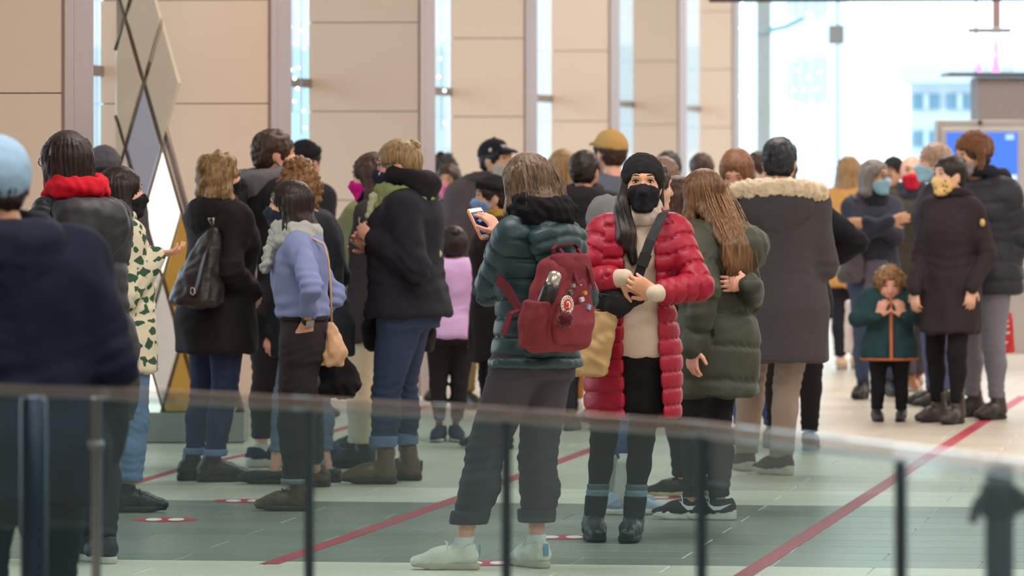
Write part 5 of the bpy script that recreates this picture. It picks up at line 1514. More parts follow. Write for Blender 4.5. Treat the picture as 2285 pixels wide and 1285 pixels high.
Nn = bystander('person with dark hair in a navy top behind the lilac girl', 1004, 37, 362, 165, (52, 56, 98), (40, 40, 50), 'short', H_CHEST, 'tan', mask=(220, 120, 150), name='sweater')
Wm = bystander('man in tan cap and blue-grey coat with his back turned', 1366, 34, 289, 28, (96, 102, 118), (60, 58, 64), 'short', H_CHEST, 'pink', hy=34, cap=(186, 150, 92), w=1.2, hem=.42, brim=1)
Xw = bystander('woman with long blond hair beside the teal jacket, tan trousers', 1258, 35, 329, 14, (44, 42, 46), (176, 120, 60), 'long', H_BLOND, 'light', L=.3, shoe=(200, 200, 190), sole=SOLE_W)
Yw = bystander('person with black hair in a black jacket behind the tan cap', 1302, 33, 331, -20, (40, 38, 40), (44, 44, 52), 'short', H_DARK, 'tan', w=1.2, hood=(36, 34, 36))
Z1 = bystander('balding man behind the black beanie on the right', 1484, 33.5, 346, 60, (74, 64, 62), (60, 56, 56), 'crop', hairmat((96, 76, 66), (140, 112, 98)), 'tan', hood=(66, 58, 58))
Z2 = bystander('person with black hair furthest back over the balding man', 1494, 38, 334, 20, (50, 48, 52), (50, 48, 54), 'short', H_DARK, 'tan')
AA = bystander('person with cropped brown hair before the pale pilaster', 1567, 39, 338, 10, (60, 54, 58), (50, 48, 54), 'crop', hairmat((50, 32, 26), (86, 60, 50)), 'light')
Rr = bystander('person with a dark ponytail and black mask between crimson coat and olive coat', 1520, 26.6, 388, 62, (28, 27, 30), (34, 34, 40), 'long', H_CHEST, 'warm', hy=78, mask=(30, 30, 34), hem=.36, shoe=(38, 38, 40), sole=plain((196, 184, 140), .7), feet=((1524, 1108, 84), (1562, 1104, 78)), L=.2, w=1.0)
BB = Person('person in a grey hooded jacket hidden behind the crimson coat, grey sock showing', 1394, fy=1142, H=1.59, yaw=-66, w=1.0, feet=((1372, 1132, -78), (1388, 1148, -84)), hipx=1398, chestx=1396, headx=1438, skin='light', hands={'L': (1410, 640, .12), 'R': (1405, 640, -.12)})
BB.body('', face=False); BB.trousers(DENIM((62, 82, 128)), 'jeans', r=.9, hem=.20, taper=.9)
BB.sock(cloth((186, 184, 176), .95, .6), .07, .24, .047); BB.sock(cloth((232, 228, 220), .95, .6), .24, .285, .048, name='sock_band'); BB.sock(cloth((186, 50, 60), .95, .6), .262, .276, .0495, name='sock_stripe')
BB.shoes('sneaker', plain((160, 176, 200), .6), SOLE_W); BB.top(cloth((116, 116, 120), .85, .3), 'jacket', hem=.47, ease=.05); BB.hood(cloth((122, 122, 124), .85, .3), 1.2, .15, .855, parent=BB.coat); BB.hair('short', H_CHEST)
Tt = bystander('person in black with raised elbow beyond the fur-hooded parka', 1775, 30.5, 336, -10, (24, 26, 32), (32, 30, 34), 'short', H_DARK, 'tan', w=1.05, chestx=1766, headx=1742, hands={'R': dict(p=(1822, 592, .05), pole=(1, .1, .1)), 'L': (1740, 500, .3)}, feet=((1728, 1000, 10), (1806, 1004, -10)))
Uu = bystander('person with drooping light brown hair and mustard scarf looking down', 1690, 31.5, 327, 165, (36, 38, 44), DENIM((66, 86, 134)), 'bob', H_GING, 'pink', hp=34, headx=1647, chestx=1680, scarf=(206, 158, 40), H=1.67, hood=(34, 36, 42))
Vv = bystander('person with a pale blue mask partly behind the parka man', 1700, 35, 333, 150, (60, 66, 80), (50, 50, 60), 'short', H_CHEST, 'light', hy=120, mask=(160, 204, 220))
C2 = bystander('person in a dark grey knitted hat, added for a reflection at the left edge of the kiosk', 232, 30.9, 321, 20, (70, 66, 72), (60, 60, 64), 'short', H_DARK, 'light', beanie=(84, 80, 86), hatoff=.025)  # solid figure added in place of a mirrored one
D2 = bystander('dark hooded figure far back, right of the tall man', 676, 34.5, 310, -30, (40, 38, 44), (40, 38, 44), 'short', H_DARK, 'tan', w=1.0, beanie=(30, 28, 34), hatoff=.02)
D3 = bystander('dark figure far back by the window left of the dark cap', 990, 41, 338, 10, (44, 44, 50), (40, 40, 44), 'curly', H_DARK, 'tan', w=.95)

# ---------- group on the right
CC = bystander('woman with long blond hair in a camel coat at the back of the right group', 1893, 42.5, 344, -20, (204, 150, 88), (36, 34, 42), 'long', H_BLOND, 'light', L=.3, hem=.385, shoe=(206, 170, 140), sole=SOLE_G, feet=((1876, 825, -10), (1910, 822, -20)), ease=.035, w=1.02)
DD = Person('woman with grey hair, glasses and pale blue mask, arms crossed, dark jacket', 1948, fy=890, top=351, yaw=-158, hy=-128, w=1.06, feet=((1990, 884, -165), (1925, 890, 160)), hipx=1950, chestx=1948, headx=1945, skin='tan',
            hands={'L': dict(p=(1932, 494, -.24), pole=(.9, 0, -.9), f=(-1, 0, -.1), n=(0, 1, 0)), 'R': dict(p=(1985, 492, -.26), pole=(-.9, 0, -.9), f=(.95, 0, .2), n=(0, 1, 0), curl=.3)})
DD.body('LR'); DD.trousers(DENIM((70, 80, 104)), 'jeans', r=1.02, hem=.12); DD.shoes('boot', LEATH((36, 34, 38)), SOLE_B, hgt=.15)
DD.top(cloth((50, 52, 66), .7, .2), 'jacket', hem=.50, ease=.03, fold_amp=.008)
DD.soft('tied_cardigan', lambda f: f.loft([(.60, .03, .11, .08, .05), (.80, .02, .12, .10, .055), (.93, .0, .10, .12, .06)], rnd=.03), cloth((104, 98, 112), .95, .4), .012, .09)
DD.hair('long', H_GREY, .17); DD.mask(M_BLUE); DD.glasses(plain((40, 36, 36), .4)); DD.scarf(cloth((38, 40, 48), .9, .3), .84, .03, .08)
EE = Person('toddler in a teal jacket with orange trim and fluffy brown hair, hands at the face', 1985, fy=940, top=592, yaw=180, hp=10, w=1.42, feet=((2012, 940, 170), (1956, 940, 190)), hipx=1985, chestx=1985, headx=1984, skin='pink', hs=1.55, hat=.01,
            hands={'L': dict(p=(2016, 706, -.14), f=(-.3, -.1, .9), n=(-.3, .9, 0), curl=.8, pole=(1, -.2, -.9)), 'R': dict(p=(1960, 706, -.14), f=(.3, -.1, .9), n=(.3, .9, 0), curl=.8, pole=(-1, -.2, -.9))})
EE.body('LR'); EE.trousers(cloth((30, 28, 34), .9, .3), r=1.15, hem=.07, taper=1.2); EE.shoes('boot', LEATH((44, 38, 36)), SOLE_B, hgt=.16, size=1.15)
EE.top(cloth((40, 66, 72), .8, .25), 'jacket', hem=.40, ease=.035, flare=.02, fold_amp=.006)
ORG = cloth((190, 112, 78), .85, .2)
EE.soft('hem_trim', lambda f: f.loft([(z, a, b, c + .010, d + .010) for z, a, b, c, d in EE.tor(.035, .395 * EE.H, .415 * EE.H, .02)], rnd=.004), ORG, 0, parent=EE.coat)
m = MB(); m.strap([(0, EE.c(z)[1] + np.interp(z / EE.H, [.4, .5, .6, .72, .8], [.155, .15, .118, .132, .10]) * EE.k * 1.42 + .028, z) for z in np.linspace(.40, .80, 9) * EE.H], .018, .012, (1, 0, 0)); EE.mb(m, 'zip_trim', ORG, EE.coat)
EE.hair('curly', hairmat((92, 62, 40), (182, 136, 90)), vol=1.06)
FF = bystander('bald man with a red and white mask and dark scarf', 2034, 38.5, 340, 178, (70, 66, 56), (84, 78, 84), None, None, 'pink', mask=(200, 34, 58), scarf=(58, 60, 68), shoe=(150, 100, 60), sole=SOLE_W, feet=((2048, 868, 170), (2030, 872, 190)))
GG = bystander('person in a black cap far behind the grey-haired woman', 1996, 46, 348, 150, (60, 58, 64), (50, 50, 56), 'short', H_DARK, 'tan', cap=(36, 36, 42))
HH_ = bystander('grey-blond person with pale blue mask turned left beside the bald man', 2096, 36.2, 315, 100, (54, 50, 54), (84, 92, 124), 'crop', hairmat((138, 108, 90), (190, 160, 138)), 'pink', mask=(160, 200, 220), w=1.15)
II = Person('woman with black hair and yellow floral mask in a long black coat', 2112, fy=945, top=343, yaw=152, hy=122, w=.95, feet=((2134, 946, 150), (2092, 942, 135)), hipx=2118, chestx=2120, headx=2126, skin='light',
            hands={'L': dict(p=(2168, 640, -.17), f=(-.1, 0, -1), n=(-.3, .8, 0), curl=.4), 'R': dict(p=(2042, 646, -.08), f=(0, 0, -1), n=(.6, .6, 0), curl=.5)})
II.body('LR'); II.trousers(cloth((32, 28, 32), .9, .3), 'leggings', r=.95, hem=.12, taper=.9, fold_amp=.003); II.shoes('boot', LEATH((62, 54, 50)), SOLE_B, hgt=.20)
II.top(cloth((50, 42, 46), .8, .3), 'coat', hem=.335, ease=.032, flare=.012, fold_amp=.009, seed=4); II.hood(cloth((44, 38, 42), .85, .3), 1.0, .09, .835, parent=II.coat)
II.hair('bun', H_DARK)
m_, t_, b_ = _new('yellow_floral_mask'); L_ = t_.links.new
tc = t_.nodes.new('ShaderNodeTexCoord'); vo = t_.nodes.new('ShaderNodeTexVoronoi'); vo.inputs['Scale'].default_value = 34; L_(tc.outputs['Object'], vo.inputs['Vector'])
rp = t_.nodes.new('ShaderNodeValToRGB'); rp.color_ramp.interpolation = 'CONSTANT'; rp.color_ramp.elements[0].color = lin((150, 96, 60)) + (1,); rp.color_ramp.elements[1].position = .3; rp.color_ramp.elements[1].color = lin((226, 192, 128)) + (1,)
L_(vo.outputs['Distance'], rp.inputs[0]); L_(rp.outputs[0], b_.inputs['Base Color']); b_.inputs['Roughness'].default_value = .9
II.mask(m_)
e_ = II.sh[0] + (II.elb[0] - II.sh[0]) * .3
q_ = II.RI @ A3((.35, -1, 0)); m = MB().ball(e_ + unit(q_) * .078, (.018, .018, .024), 8, 6); II.mb(m, 'arm_badge', plain((206, 170, 110), .6), II.coat)
JJ = Person('tall man in a brown fur hat, grey mask, black puffer jacket and grey jeans', 2207, fy=934, top=291, yaw=128, hy=118, w=1.16, feet=((2224, 936, 140), (2172, 930, 120)), hipx=2196, chestx=2205, headx=2178, skin='tan', hat=.035,
            hands={'L': (2232, 620, -.05), 'R': (2150, 620, .1)})
JJ.body(''); JJ.trousers(DENIM((124, 124, 134)), 'jeans', r=1.04, hem=.13); JJ.shoes('boot', LEATH((60, 52, 50)), SOLE_B, hgt=.17)
JJ.top(NYLON((40, 40, 50), .6), 'puffer_jacket', hem=.44, ease=.055, quilt=.12, qdepth=.010, fold_amp=.009); JJ.hood(cloth((38, 38, 46), .8, .2), 1.1, .09, .845, parent=JJ.coat)
JJ.hair('short', H_CHEST); JJ.mask(cloth((150, 140, 138), .9, .2))
JJ.soft('fur_hat', lambda f: (f.ell((0, -.018, .048), (.1, .118, .108)), f.plane((0, .2, -1), -.02, .01), f.cone((-.1, -.0, .03), (-.1, .0, -.06), .03, .022, .02), f.cone((.1, 0, .03), (.1, 0, -.06), .03, .022, .02)), cloth((112, 74, 52), 1.0, 1.0, 120, .35, sheen=.3, big=20), .007, .03, frame='head', h=.008)

# ------------------------------------------------------------------ things people carry
def axes_box(m, c, ax, ay, az):                         # box from centre and three half axes
    c, ax, ay, az = A3(c), A3(ax), A3(ay), A3(az)
    return m.add([c + ax * i + ay * j + az * k for k in (-1, 1) for j in (-1, 1) for i in (-1, 1)], [(0, 2, 3, 1), (4, 5, 7, 6), (0, 1, 5, 4), (2, 6, 7, 3), (0, 4, 6, 2), (1, 3, 7, 5)])
# phone
c_ = O.pt(1073, 499, .20)
up_ = unit(O.RI @ A3((-.055, .05, .113))); rt_ = O.RI @ A3((.058, .03, -.012)); rt_ = unit(rt_ - up_ * (rt_ @ up_)); nr_ = np.cross(rt_, up_)
if (O.RI.T @ nr_)[1] > 0: nr_ = -nr_
ph = Carried(O, 'phone', 'white phone in an orange case held up by the woman in teal', 'phone', c_ - up_ * .07)
f_ = Fld(.004); 
def _rb(hx, hy, hz, r):
    def fn(x, y, z):
        px, py, pz = x - c_[0], y - c_[1], z - c_[2]
        a = np.abs(px * rt_[0] + py * rt_[1] + pz * rt_[2]) - hx + r; b = np.abs(px * up_[0] + py * up_[1] + pz * up_[2]) - hy + r; c = np.abs(px * nr_[0] + py * nr_[1] + pz * nr_[2]) - hz
        return np.maximum(np.sqrt(np.maximum(a, 0) ** 2 + np.maximum(b, 0) ** 2) + np.minimum(np.maximum(a, b), 0) - r, c)
    return fn
ph.soft('case', lambda f: f.custom(c_ - .09, c_ + .09, _rb(.036, .072, .0055, .010), .001), plain((236, 150, 96), .5), 0, h=.0035)
m = MB(); axes_box(m, c_ + nr_ * .0058, rt_ * .0325, up_ * .068, nr_ * .001); fr_ = ph.mb(m, 'front_plate', plain((236, 232, 230), .3))
m = MB(); axes_box(m, c_ + nr_ * .0070, rt_ * .029, up_ * .052, nr_ * .0006); ph.mb(m, 'screen', plain((34, 36, 66), .25, 0, .35, name='phone_screen'), fr_)
m = MB(); axes_box(m, c_ + nr_ * .0078 + up_ * .012, rt_ * .012 + up_ * .004, up_ * .006 - rt_ * .004, nr_ * .0004); ph.mb(m, 'picture', plain((120, 170, 210), .3, 0, .5), fr_)
for q in (.042, .034, -.022, -.032, -.044):
    m = MB(); axes_box(m, c_ + nr_ * .0078 + up_ * q - rt_ * .004, rt_ * .018, up_ * .0014, nr_ * .0004); ph.mb(m, 'text_line', plain((96, 100, 140), .3, 0, .3), fr_)

# maroon backpack
MAR = cloth((122, 50, 58), .85, .35, 320, .1, wr=.5); MAR2 = cloth((106, 40, 50), .85, .35, 320, .1, wr=.4)
bcx, bcy = -.115, -.225
bz0, bz1 = .855, 1.235
bk = Carried(O, 'backpack', 'maroon canvas backpack with badges worn by the woman in teal', 'backpack', (bcx, bcy, bz0))
def rowc(z): t = (z - bz0) / (bz1 - bz0); return bcx - .035 + .085 * t, bcy - .02 * (1 - t) ** 2
R_ = [(bz0, .112, .066), (bz0 + .03, .142, .088), (bz0 + .15, .142, .092), (bz0 + .26, .124, .078), (bz0 + .34, .105, .060), (bz1, .080, .038)]
bk.soft('main_bag', lambda f: f.loft([(z, *rowc(z), a, b) for z, a, b in R_], p=3.6, rnd=.028), MAR, .004, .10, h=.007)
def fp(px, py, out=0.0):                                # a point on the bag's outer face
    z = CAMZ - (py - HOR) / O.s; c = rowc(z); ry = np.interp(z, [r[0] for r in R_], [r[2] for r in R_]); ly = c[1] - ry - out
    X = (px - O.x) / O.s; co, si = math.cos(O.yaw), math.sin(O.yaw); return A3(((X + si * ly) / co, ly, z))
fz0, fz1 = bz0 + .03, bz0 + .185
bk.soft('front_pocket', lambda f: f.loft([(fz0, rowc(fz0)[0], rowc(fz0)[1] - .085, .10, .03), (fz0 + .08, rowc(fz0)[0], rowc(fz0)[1] - .092, .112, .034), (fz1, rowc(fz1)[0], rowc(fz1)[1] - .088, .104, .016)], p=3.2, rnd=.012), MAR, .003, .09, h=.006)
bk.soft('top_flap', lambda f: f.loft([(bz1 - .12, rowc(bz1)[0], bcy - .052, .105, .03), (bz1 - .04, rowc(bz1)[0], bcy - .026, .105, .042), (bz1 + .004, rowc(bz1)[0], bcy - .012, .088, .036)], p=3.2, rnd=.02), MAR2, .003, .08, h=.007)
bk.soft('side_pocket', lambda f: f.loft([(bz0 + .02, bcx - .155, bcy - .012, .028, .066), (bz0 + .11, bcx - .150, bcy - .012, .036, .070), (bz0 + .20, bcx - .125, bcy - .012, .038, .066)], p=2.6, rnd=.008), MAR, .003, .07, h=.006)
cx1 = rowc(bz1)[0]
hl = []
m = MB(); m.strap([(cx1 - .07, bcy - .01, bz1 - .03), (cx1 - .072, bcy, bz1 + .02), (cx1 - .05, bcy, bz1 + .035), (cx1 + .05, bcy, bz1 + .038), (cx1 + .075, bcy, bz1 + .02), (cx1 + .072, bcy - .01, bz1 - .03)], .018, .006, (0, 1, 0)); bk.mb(m, 'carry_handle', MAR2)
m = MB(); m.strap([(cx1 - .055, bcy - .02, bz1 + .02), (cx1 - .03, bcy - .06, bz1 - .04), (cx1 - .035, bcy - .10, bz1 - .12)], .016, .005, (1, 0, 0)); bk.mb(m, 'handle_strap', MAR2)
m = MB(); m.strap([(cx1 + .055, bcy - .02, bz1 + .02), (cx1 + .05, bcy - .08, bz1 - .06), (cx1 + .06, bcy - .10, bz1 - .14)], .016, .005, (1, 0, 0)); bk.mb(m, 'handle_strap', MAR2)
m = MB(); m.strap([(bcx - .11, bcy + .05, bz0 + .06), (bcx - .10, bcy + .08, bz0 + .11), (-.200, -.10, bz0 + .17), (-.195, -.04, bz0 + .24), (-.185, .02, bz0 + .28)], .045, .008, (0, .3, 1)); bk.mb(m, 'shoulder_strap', MAR2)
m = MB(); m.strap([(-.205, -.12, bz0 + .165), (-.255, -.11, bz0 + .15), (-.285, -.10, bz0 + .07)], .028, .004, (0, 1, .2)); bk.mb(m, 'strap_end', MAR2)
# emblem: white ring with red centre, small letters round the ring
def disc(c, r, t, n=28):
    mm = MB(); ring = []
    for kx in (0, 1):
        for a in range(n):
            th = 2 * math.pi * a / n; ring.append(A3(c) + A3((r * math.cos(th), -t * kx, r * math.sin(th))))
    return mm.add(ring, [tuple(range(n)), tuple(range(2 * n - 1, n - 1, -1))] + [(a, a + n, (a + 1) % n + n, (a + 1) % n) for a in range(n)])
lc = fp(1263, 674, .035)
em = bk.mb(disc(lc, .036, .003), 'emblem', plain((232, 222, 206), .7))
bk.mb(disc(lc + A3((0, -.002, 0)), .022, .003), 'emblem_centre', plain((196, 34, 44), .7), em)
m = MB(); m.tube([lc + A3((x, -.0055, z)) for x, z in ((-.012, -.010), (-.004, -.014), (.006, -.010), (.009, .0), (.004, .010), (-.005, .012), (-.008, .005), (-.002, .002))], [.001, .003, .004, .0045, .004, .003, .002, .001], 5); bk.mb(m, 'emblem_fox', plain((236, 226, 210), .7), em)
def letters(text, c, R, size, mat, parent, owner, a0, a1):
    for i, ch in enumerate(text):
        if ch == ' ': continue
        a = a0 + (a1 - a0) * i / (len(text) - 1)
        cu = bpy.data.curves.new('letter', 'FONT'); cu.body = ch; cu.size = size; cu.align_x = 'CENTER'; cu.align_y = 'CENTER'; cu.extrude = .0004
        tmp = bpy.data.objects.new('letter', cu); me = bpy.data.meshes.new_from_object(tmp); bpy.data.objects.remove(tmp); bpy.data.curves.remove(cu)
        me.materials.append(mat); o = bpy.data.objects.new('letter', me); COL.objects.link(o); o.parent = parent
        p = A3(c) - owner.b + A3((R * math.sin(a), 0, R * math.cos(a)))
        o.location = p; o.rotation_euler = (math.pi / 2, 0, 0); o.rotation_mode = 'QUATERNION'
        from mathutils import Quaternion
        o.rotation_quaternion = Quaternion((0, 1, 0), a) @ Quaternion((1, 0, 0), math.pi / 2)
letters('FJÄLLRÄVEN', lc + A3((0, -.0036, 0)), .029, .011, plain((70, 50, 44), .7), em, bk, math.radians(-88), math.radians(88))
letters('KÅNKEN', lc + A3((0, -.0036, 0)), .029, .011, plain((70, 50, 44), .7), em, bk, math.radians(250), math.radians(110))
pm = fp(1259, 706, .055)
bk.soft('pompom', lambda f: f.ell(pm, .031), cloth((84, 22, 34), 1.0, 1.0, 90, .3, sheen=.3), .004, .012, h=.0045)
m = MB(); m.tube([pm + A3((0, 0, .03)), fp(1266, 680, .04)], .002, 5); bk.mb(m, 'pompom_cord', MAR2)
for (px, py, w_, h_, col, rot) in ((1277, 633, .010, .010, (150, 150, 148), 0), (1271, 648, .011, .013, (90, 104, 96), .4), (1303, 650, .013, .009, (196, 150, 56), .2), (1296, 664, .014, .011, (206, 202, 204), .3), (1311, 681, .012, .014, (150, 168, 206), -.4), (1293, 632, .003, .003, (220, 220, 220), 0)):
    p = fp(px, py, .022); m = MB(); ax = A3((math.cos(rot), 0, math.sin(rot))); az = A3((-math.sin(rot), 0, math.cos(rot)))
    axes_box(m, p, ax * w_ / 1.4, (0, .006, 0), az * h_ / 1.4); bk.mb(m, 'badge', plain(col, .4, .3))
# bottle in the side pocket
b0, b1 = A3((bcx - .140, bcy - .02, bz0 + .10)), A3((bcx - .085, bcy - .075, bz0 + .315))
bt = Carried(O, 'water_bottle', 'black water bottle with a silver cap in the side pocket of the maroon backpack', 'bottle', b0)
dr = unit(b1 - b0); L_ = np.linalg.norm(b1 - b0)
m = MB(); m.tube([b0, b0 + dr * (L_ - .07), b0 + dr * (L_ - .05)], [.032, .032, .027], 18); bt.mb(m, 'flask', plain((34, 36, 40), .35))
m = MB(); m.tube([b0 + dr * (L_ - .055), b0 + dr * (L_ - .05), b0 + dr * (L_ - .012), b0 + dr * L_], [.026, .027, .026, .012], 18); bt.mb(m, 'screw_cap', plain((196, 194, 186), .25, .8))

# crimson-coat woman: paper bag, belt bag
KR = cloth((188, 160, 114), .8, .1, 60, .06, wr=.6)
pb0 = P.pt(1303, 838, -.22)
pb = Carried(P, 'paper_bag', 'brown paper carrier bag hanging beside the crimson coat', 'paper bag', pb0)
zt = P.pt(1303, 690, 0)[2]
pb.soft('bag', lambda f: f.loft([(pb0[2], pb0[0] - .01, pb0[1], .082, .045), (pb0[2] + .12, pb0[0] - .03, pb0[1], .088, .05), (zt, pb0[0] - .055, pb0[1], .088, .034)], p=7, rnd=.003), KR, .004, .07, h=.007)
m = MB(); m.tube([(pb0[0] - .10, pb0[1] + .02, zt - .02), (pb0[0] - .09, pb0[1] + .03, zt + .06), (pb0[0] - .03, pb0[1] + .03, zt + .07), (pb0[0] - .01, pb0[1] + .02, zt - .02)], .003, 5); pb.mb(m, 'handle', plain((170, 136, 88), .8))
bb0 = P.pt(1378, 704, -.20)
fb = Carried(P, 'belt_bag', 'black crescent belt bag slung across the cream sweater', 'bag', bb0)
c1, c2, c3 = P.pt(1332, 664, -.20), P.pt(1378, 672, -.235), P.pt(1424, 664, -.215)
BK = cloth((34, 34, 37), .7, .3, 300, .1)
fb.soft('pouch', lambda f: f.cone(c1, c2, .045, .062, .03, fl=((0, 1, 0), 1.25)).cone(c2, c3, .062, .030, .03, fl=((0, 1, 0), 1.25)), BK, .004, .08, h=.007)
m = MB(); m.tube([c1 + A3((0, .052, .02)), c2 + A3((0, .056, .022)), c3 + A3((0, .032, .012))], .003, 5); fb.mb(m, 'zip', plain((60, 60, 62), .4))
P_ = [P.pt(1422, 652, -.20), P.pt(1424, 618, -.205), P.pt(1436, 580, -.215), P.pt(1452, 535, -.21), P.pt(1468, 500, -.18), P.pt(1480, 476, -.10), P.pt(1486, 470, -.02)]
m = MB(); m.strap(P_, .042, .006, (1, 0, -.3)); fb.mb(m, 'strap', cloth((52, 54, 60), .75, .4, 500, .1))
m = MB(); axes_box(m, P.pt(1437, 580, -.222), P.RI @ A3((.024, 0, -.008)), (0, .006, 0), P.RI @ A3((.01, 0, .026))); fb.mb(m, 'buckle', plain((30, 30, 32), .4))

# bucket bag of the blonde woman
cE = E.chc
eb0 = A3((cE[0] + .135, cE[1] - .235, .885))
eb = Carried(E, 'bucket_bag', 'black leather bucket backpack on the blonde woman in black', 'bag', eb0)
LB = LEATH((44, 40, 42))
eb.soft('bucket', lambda f: f.loft([(.875, eb0[0], eb0[1] - .02, .135, .095), (.905, eb0[0], eb0[1] - .02, .155, .115), (1.03, eb0[0], eb0[1] + .005, .130, .095), (1.17, eb0[0] + .01, eb0[1] + .04, .080, .055), (1.27, eb0[0] + .01, eb0[1] + .075, .03, .025)], p=2.4, rnd=.02), LB, .005, .10, h=.008)
m = MB(); m.tube([(eb0[0] + .01, eb0[1] + .075, 1.26), (eb0[0] + .03, eb0[1] + .06, 1.31), (eb0[0] - .01, eb0[1] + .06, 1.31), (eb0[0] + .01, eb0[1] + .075, 1.26)], .006, 6); eb.mb(m, 'clasp', plain((190, 186, 178), .25, .9))
m = MB(); m.strap([(eb0[0] + .03, eb0[1] + .06, 1.25), (eb0[0] + .08, eb0[1] - .03, 1.12), (eb0[0] + .112, eb0[1] - .09, .99), (eb0[0] + .108, eb0[1] - .105, .94)], .03, .008, (1, 0, .3)); st_ = eb.mb(m, 'strap', LEATH((34, 31, 33)))
m = MB(); m.tube([(eb0[0] + .105 + .018 * math.cos(t), eb0[1] - .115, .955 + .018 * math.sin(t)) for t in np.linspace(0, 2 * math.pi, 13)], .004, 6); eb.mb(m, 'ring', plain((196, 190, 180), .25, .9), st_)
m = MB(); m.strap([(eb0[0] - .02, eb0[1] + .07, 1.25), (eb0[0] - .08, eb0[1] + .02, 1.1), (eb0[0] - .11, eb0[1] - .02, .95)], .03, .008, (1, 0, .3)); eb.mb(m, 'strap', LEATH((34, 31, 33)))

# blue-shirt woman: tan handbag, black tote
TAN = LEATH((206, 164, 128))
h0 = Hh.pt(750, 818, -.10)
hb = Carried(Hh, 'handbag', 'tan leather handbag on a thin strap beside the blue shirt', 'bag', h0)
zt = Hh.pt(750, 716, 0)[2]
hb.soft('bag', lambda f: f.loft([(h0[2], h0[0], h0[1] + .02, .030, .055), (h0[2] + .07, h0[0], h0[1], .045, .052), (zt, h0[0], h0[1] + .022, .020, .016)], p=2.6, rnd=.012), TAN, .004, .06, h=.007)
pS = Hh.sh[0] + A3((0.02, 0, .07))
m = MB(); m.tube([(h0[0], h0[1] + .02, zt - .01), Hh.pt(738, 640, -.12), Hh.pt(733, 580, -.13), Hh.pt(722, 545, -.12), pS], .005, 6); hb.mb(m, 'strap', TAN)
t0 = Hh.pt(768, 886, .12)
tb = Carried(Hh, 'tote_bag', 'slouching black cloth tote hanging behind the tan handbag', 'bag', t0)
zt = Hh.pt(760, 770, 0)[2]
tb.soft('bag', lambda f: f.loft([(t0[2], t0[0], t0[1] + .03, .05, .085), (t0[2] + .06, t0[0], t0[1] + .01, .06, .10), (zt, t0[0], t0[1] + .06, .03, .05)], p=3, rnd=.015), cloth((30, 28, 30), .9, .3), .008, .09)
m = MB(); m.strap([(t0[0], t0[1] + .05, zt - .02), (t0[0], t0[1] + .07, zt + .2), (t0[0] - .02, t0[1] + .1, zt + .45)], .02, .004, (0, 1, 0)); tb.mb(m, 'strap', cloth((30, 28, 30), .9, .3))

# drink of the green-scarfed woman, her black tote
d0 = I.pt(816, 534, -.06)
dk = Carried(I, 'drink_cup', 'clear tumbler with a dark drink held by the green-scarfed woman', 'cup', d0)
m = MB().lathe([(.030, 0), (.036, .11), (.033, .11), (.027, .006)], d0, 18); dk.mb(m, 'glass', clear_glass('cup_glass', (.82, .84, .84), .05))
m = MB().lathe([(.0265, .008), (.031, .06)], d0, 18); dk.mb(m, 'ice', plain((196, 192, 188), .3))
m = MB().lathe([(.031, .062), (.0335, .104)], d0, 18); dk.mb(m, 'drink', plain((44, 32, 30), .15))
i0 = I.pt(890, 784, .20)
it = Carried(I, 'tote_bag', 'wide black tote bag on the far hip of the green-scarfed woman', 'bag', i0)
it.soft('bag', lambda f: f.loft([(i0[2], i0[0], i0[1], .06, .17), (i0[2] + .1, i0[0], i0[1], .07, .19), (i0[2] + .26, i0[0], i0[1], .04, .16)], p=3.4, rnd=.02), cloth((36, 33, 36), .85, .3), .006, .1)
m = MB(); m.strap([(i0[0], i0[1] - .12, i0[2] + .24), (i0[0], i0[1] - .05, i0[2] + .46), (i0[0], i0[1] + .03, i0[2] + .46), (i0[0], i0[1] + .12, i0[2] + .24)], .022, .005, (1, 0, 0)); it.mb(m, 'strap', cloth((36, 33, 36), .85, .3))
# water bottle of the tall man
w0 = F_.pt(563, 622, -.22)
wb = Carried(F_, 'water_bottle', 'clear plastic bottle in the backpack pocket of the tall man', 'bottle', w0)
m = MB().lathe([(.024, 0), (.026, .02), (.026, .09), (.014, .115), (.012, .12)], w0, 14); wb.mb(m, 'bottle_wall', plain((186, 176, 180), .2))
m = MB().lathe([(.014, .118), (.014, .135)], w0, 12); wb.mb(m, 'screw_cap', plain((210, 206, 208), .4))
# pink-mask woman's phone
j0 = J2.pt(788, 530, -.14)
jp = Carried(J2, 'phone', 'pale phone held by the olive-sleeved person', 'phone', j0)
m = MB(); axes_box(m, j0 + A3((0, 0, .004)), (.035, 0, 0), (0, .07, .01), (0, 0, .005)); jp.mb(m, 'case', plain((196, 188, 184), .4)); m = MB(); axes_box(m, j0 + A3((0, 0, .0095)), (.031, 0, 0), (0, .064, .009), (0, 0, .0006)); jp.mb(m, 'screen', plain((50, 50, 60), .2))
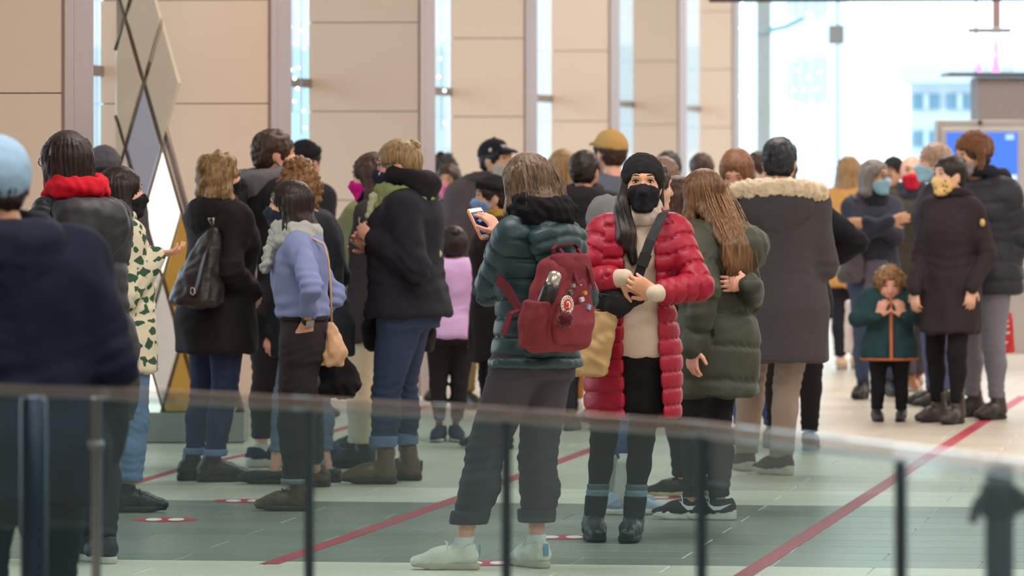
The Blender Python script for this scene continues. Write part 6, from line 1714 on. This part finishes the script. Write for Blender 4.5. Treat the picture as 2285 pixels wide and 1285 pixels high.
# hobo bag of the grey-haired woman
g0 = DD.pt(1900, 632, -.16)
hbg = Carried(DD, 'shoulder_bag', 'dark grey slouchy shoulder bag of the woman with crossed arms', 'bag', g0)
hbg.soft('bag', lambda f: f.loft([(g0[2], g0[0], g0[1], .085, .05), (g0[2] + .05, g0[0], g0[1], .105, .06), (g0[2] + .14, g0[0] - .01, g0[1], .085, .05), (g0[2] + .24, g0[0] - .03, g0[1], .04, .03)], p=2.4, rnd=.02), LEATH((82, 76, 84)), .005, .08)
m = MB(); m.strap([(g0[0] - .03, g0[1], g0[2] + .22), (g0[0] - .03, g0[1] - .01, g0[2] + .4), DD.sh[1] + A3((0, .08, .05)), DD.sh[1] + A3((0, 0, .085))], .022, .006, (1, .3, 0)); hbg.mb(m, 'strap', LEATH((60, 56, 62)))
# shopping bags in the right group
def carrier(Pn, name, label, px, py, dy, wx, dz, ht, mat, mark=None):
    b = Pn.pt(px, py, dy); cr = Carried(Pn, name, label, 'shopping bag', b)
    cr.soft('bag', lambda f: f.loft([(b[2], b[0], b[1], wx, dz), (b[2] + ht, b[0], b[1], wx * .95, dz * .8)], p=7, rnd=.003), mat, .003, .08)
    m = MB(); m.tube([(b[0] - wx * .5, b[1], b[2] + ht - .01), (b[0] - wx * .3, b[1], b[2] + ht + .12), (b[0] + wx * .3, b[1], b[2] + ht + .12), (b[0] + wx * .5, b[1], b[2] + ht - .01)], .004, 5); cr.mb(m, 'handle', mat)
    return cr, b
cr, b = carrier(JJ, 'shopping_bag', 'red and white carrier bag hanging behind the tall man in grey jeans', 2222, 788, .35, .10, .09, .26, plain((196, 34, 46), .5))
vz = JJ.RI @ A3((0, -1, 0)); vx = JJ.RI @ A3((1, 0, 0))
for (dx, z, w_) in ((.04, .20, .03), (.055, .13, .022), (.035, .07, .028), (.06, .17, .012)):
    m = MB(); axes_box(m, b + vx * dx + vz * .112 + A3((0, 0, z)), vx * w_, vz * .002, A3((0, 0, .008)) + vx * .006); cr.mb(m, 'mark', plain((236, 226, 224), .5))
carrier(DD, 'shopping_bag', 'pale pink carrier bag beside the jeans of the grey-haired woman', 1905, 788, .5, .05, .07, .36, plain((228, 204, 194), .6))
# marks on the dark baseball cap
el = lambda az, e, o=.003: Lm.HP((( .086 + o) * math.cos(e) * math.sin(az), -.016 + (.106 + o) * math.cos(e) * math.cos(az), .034 + (.1 + o) * math.sin(e)))
m = MB(); m.tube([el(a, e) for a, e in ((-.42, .62), (-.25, .42), (-.12, .66), (.02, .42), (.15, .64), (.30, .45), (.44, .62))], .008, 6); Lm.mb(m, 'cap_logo', plain((214, 208, 206), .7))
m = MB().ball(el(1.25, .3), (.012, .012, .014), 8, 6); Lm.mb(m, 'cap_badge', plain((200, 190, 196), .7))
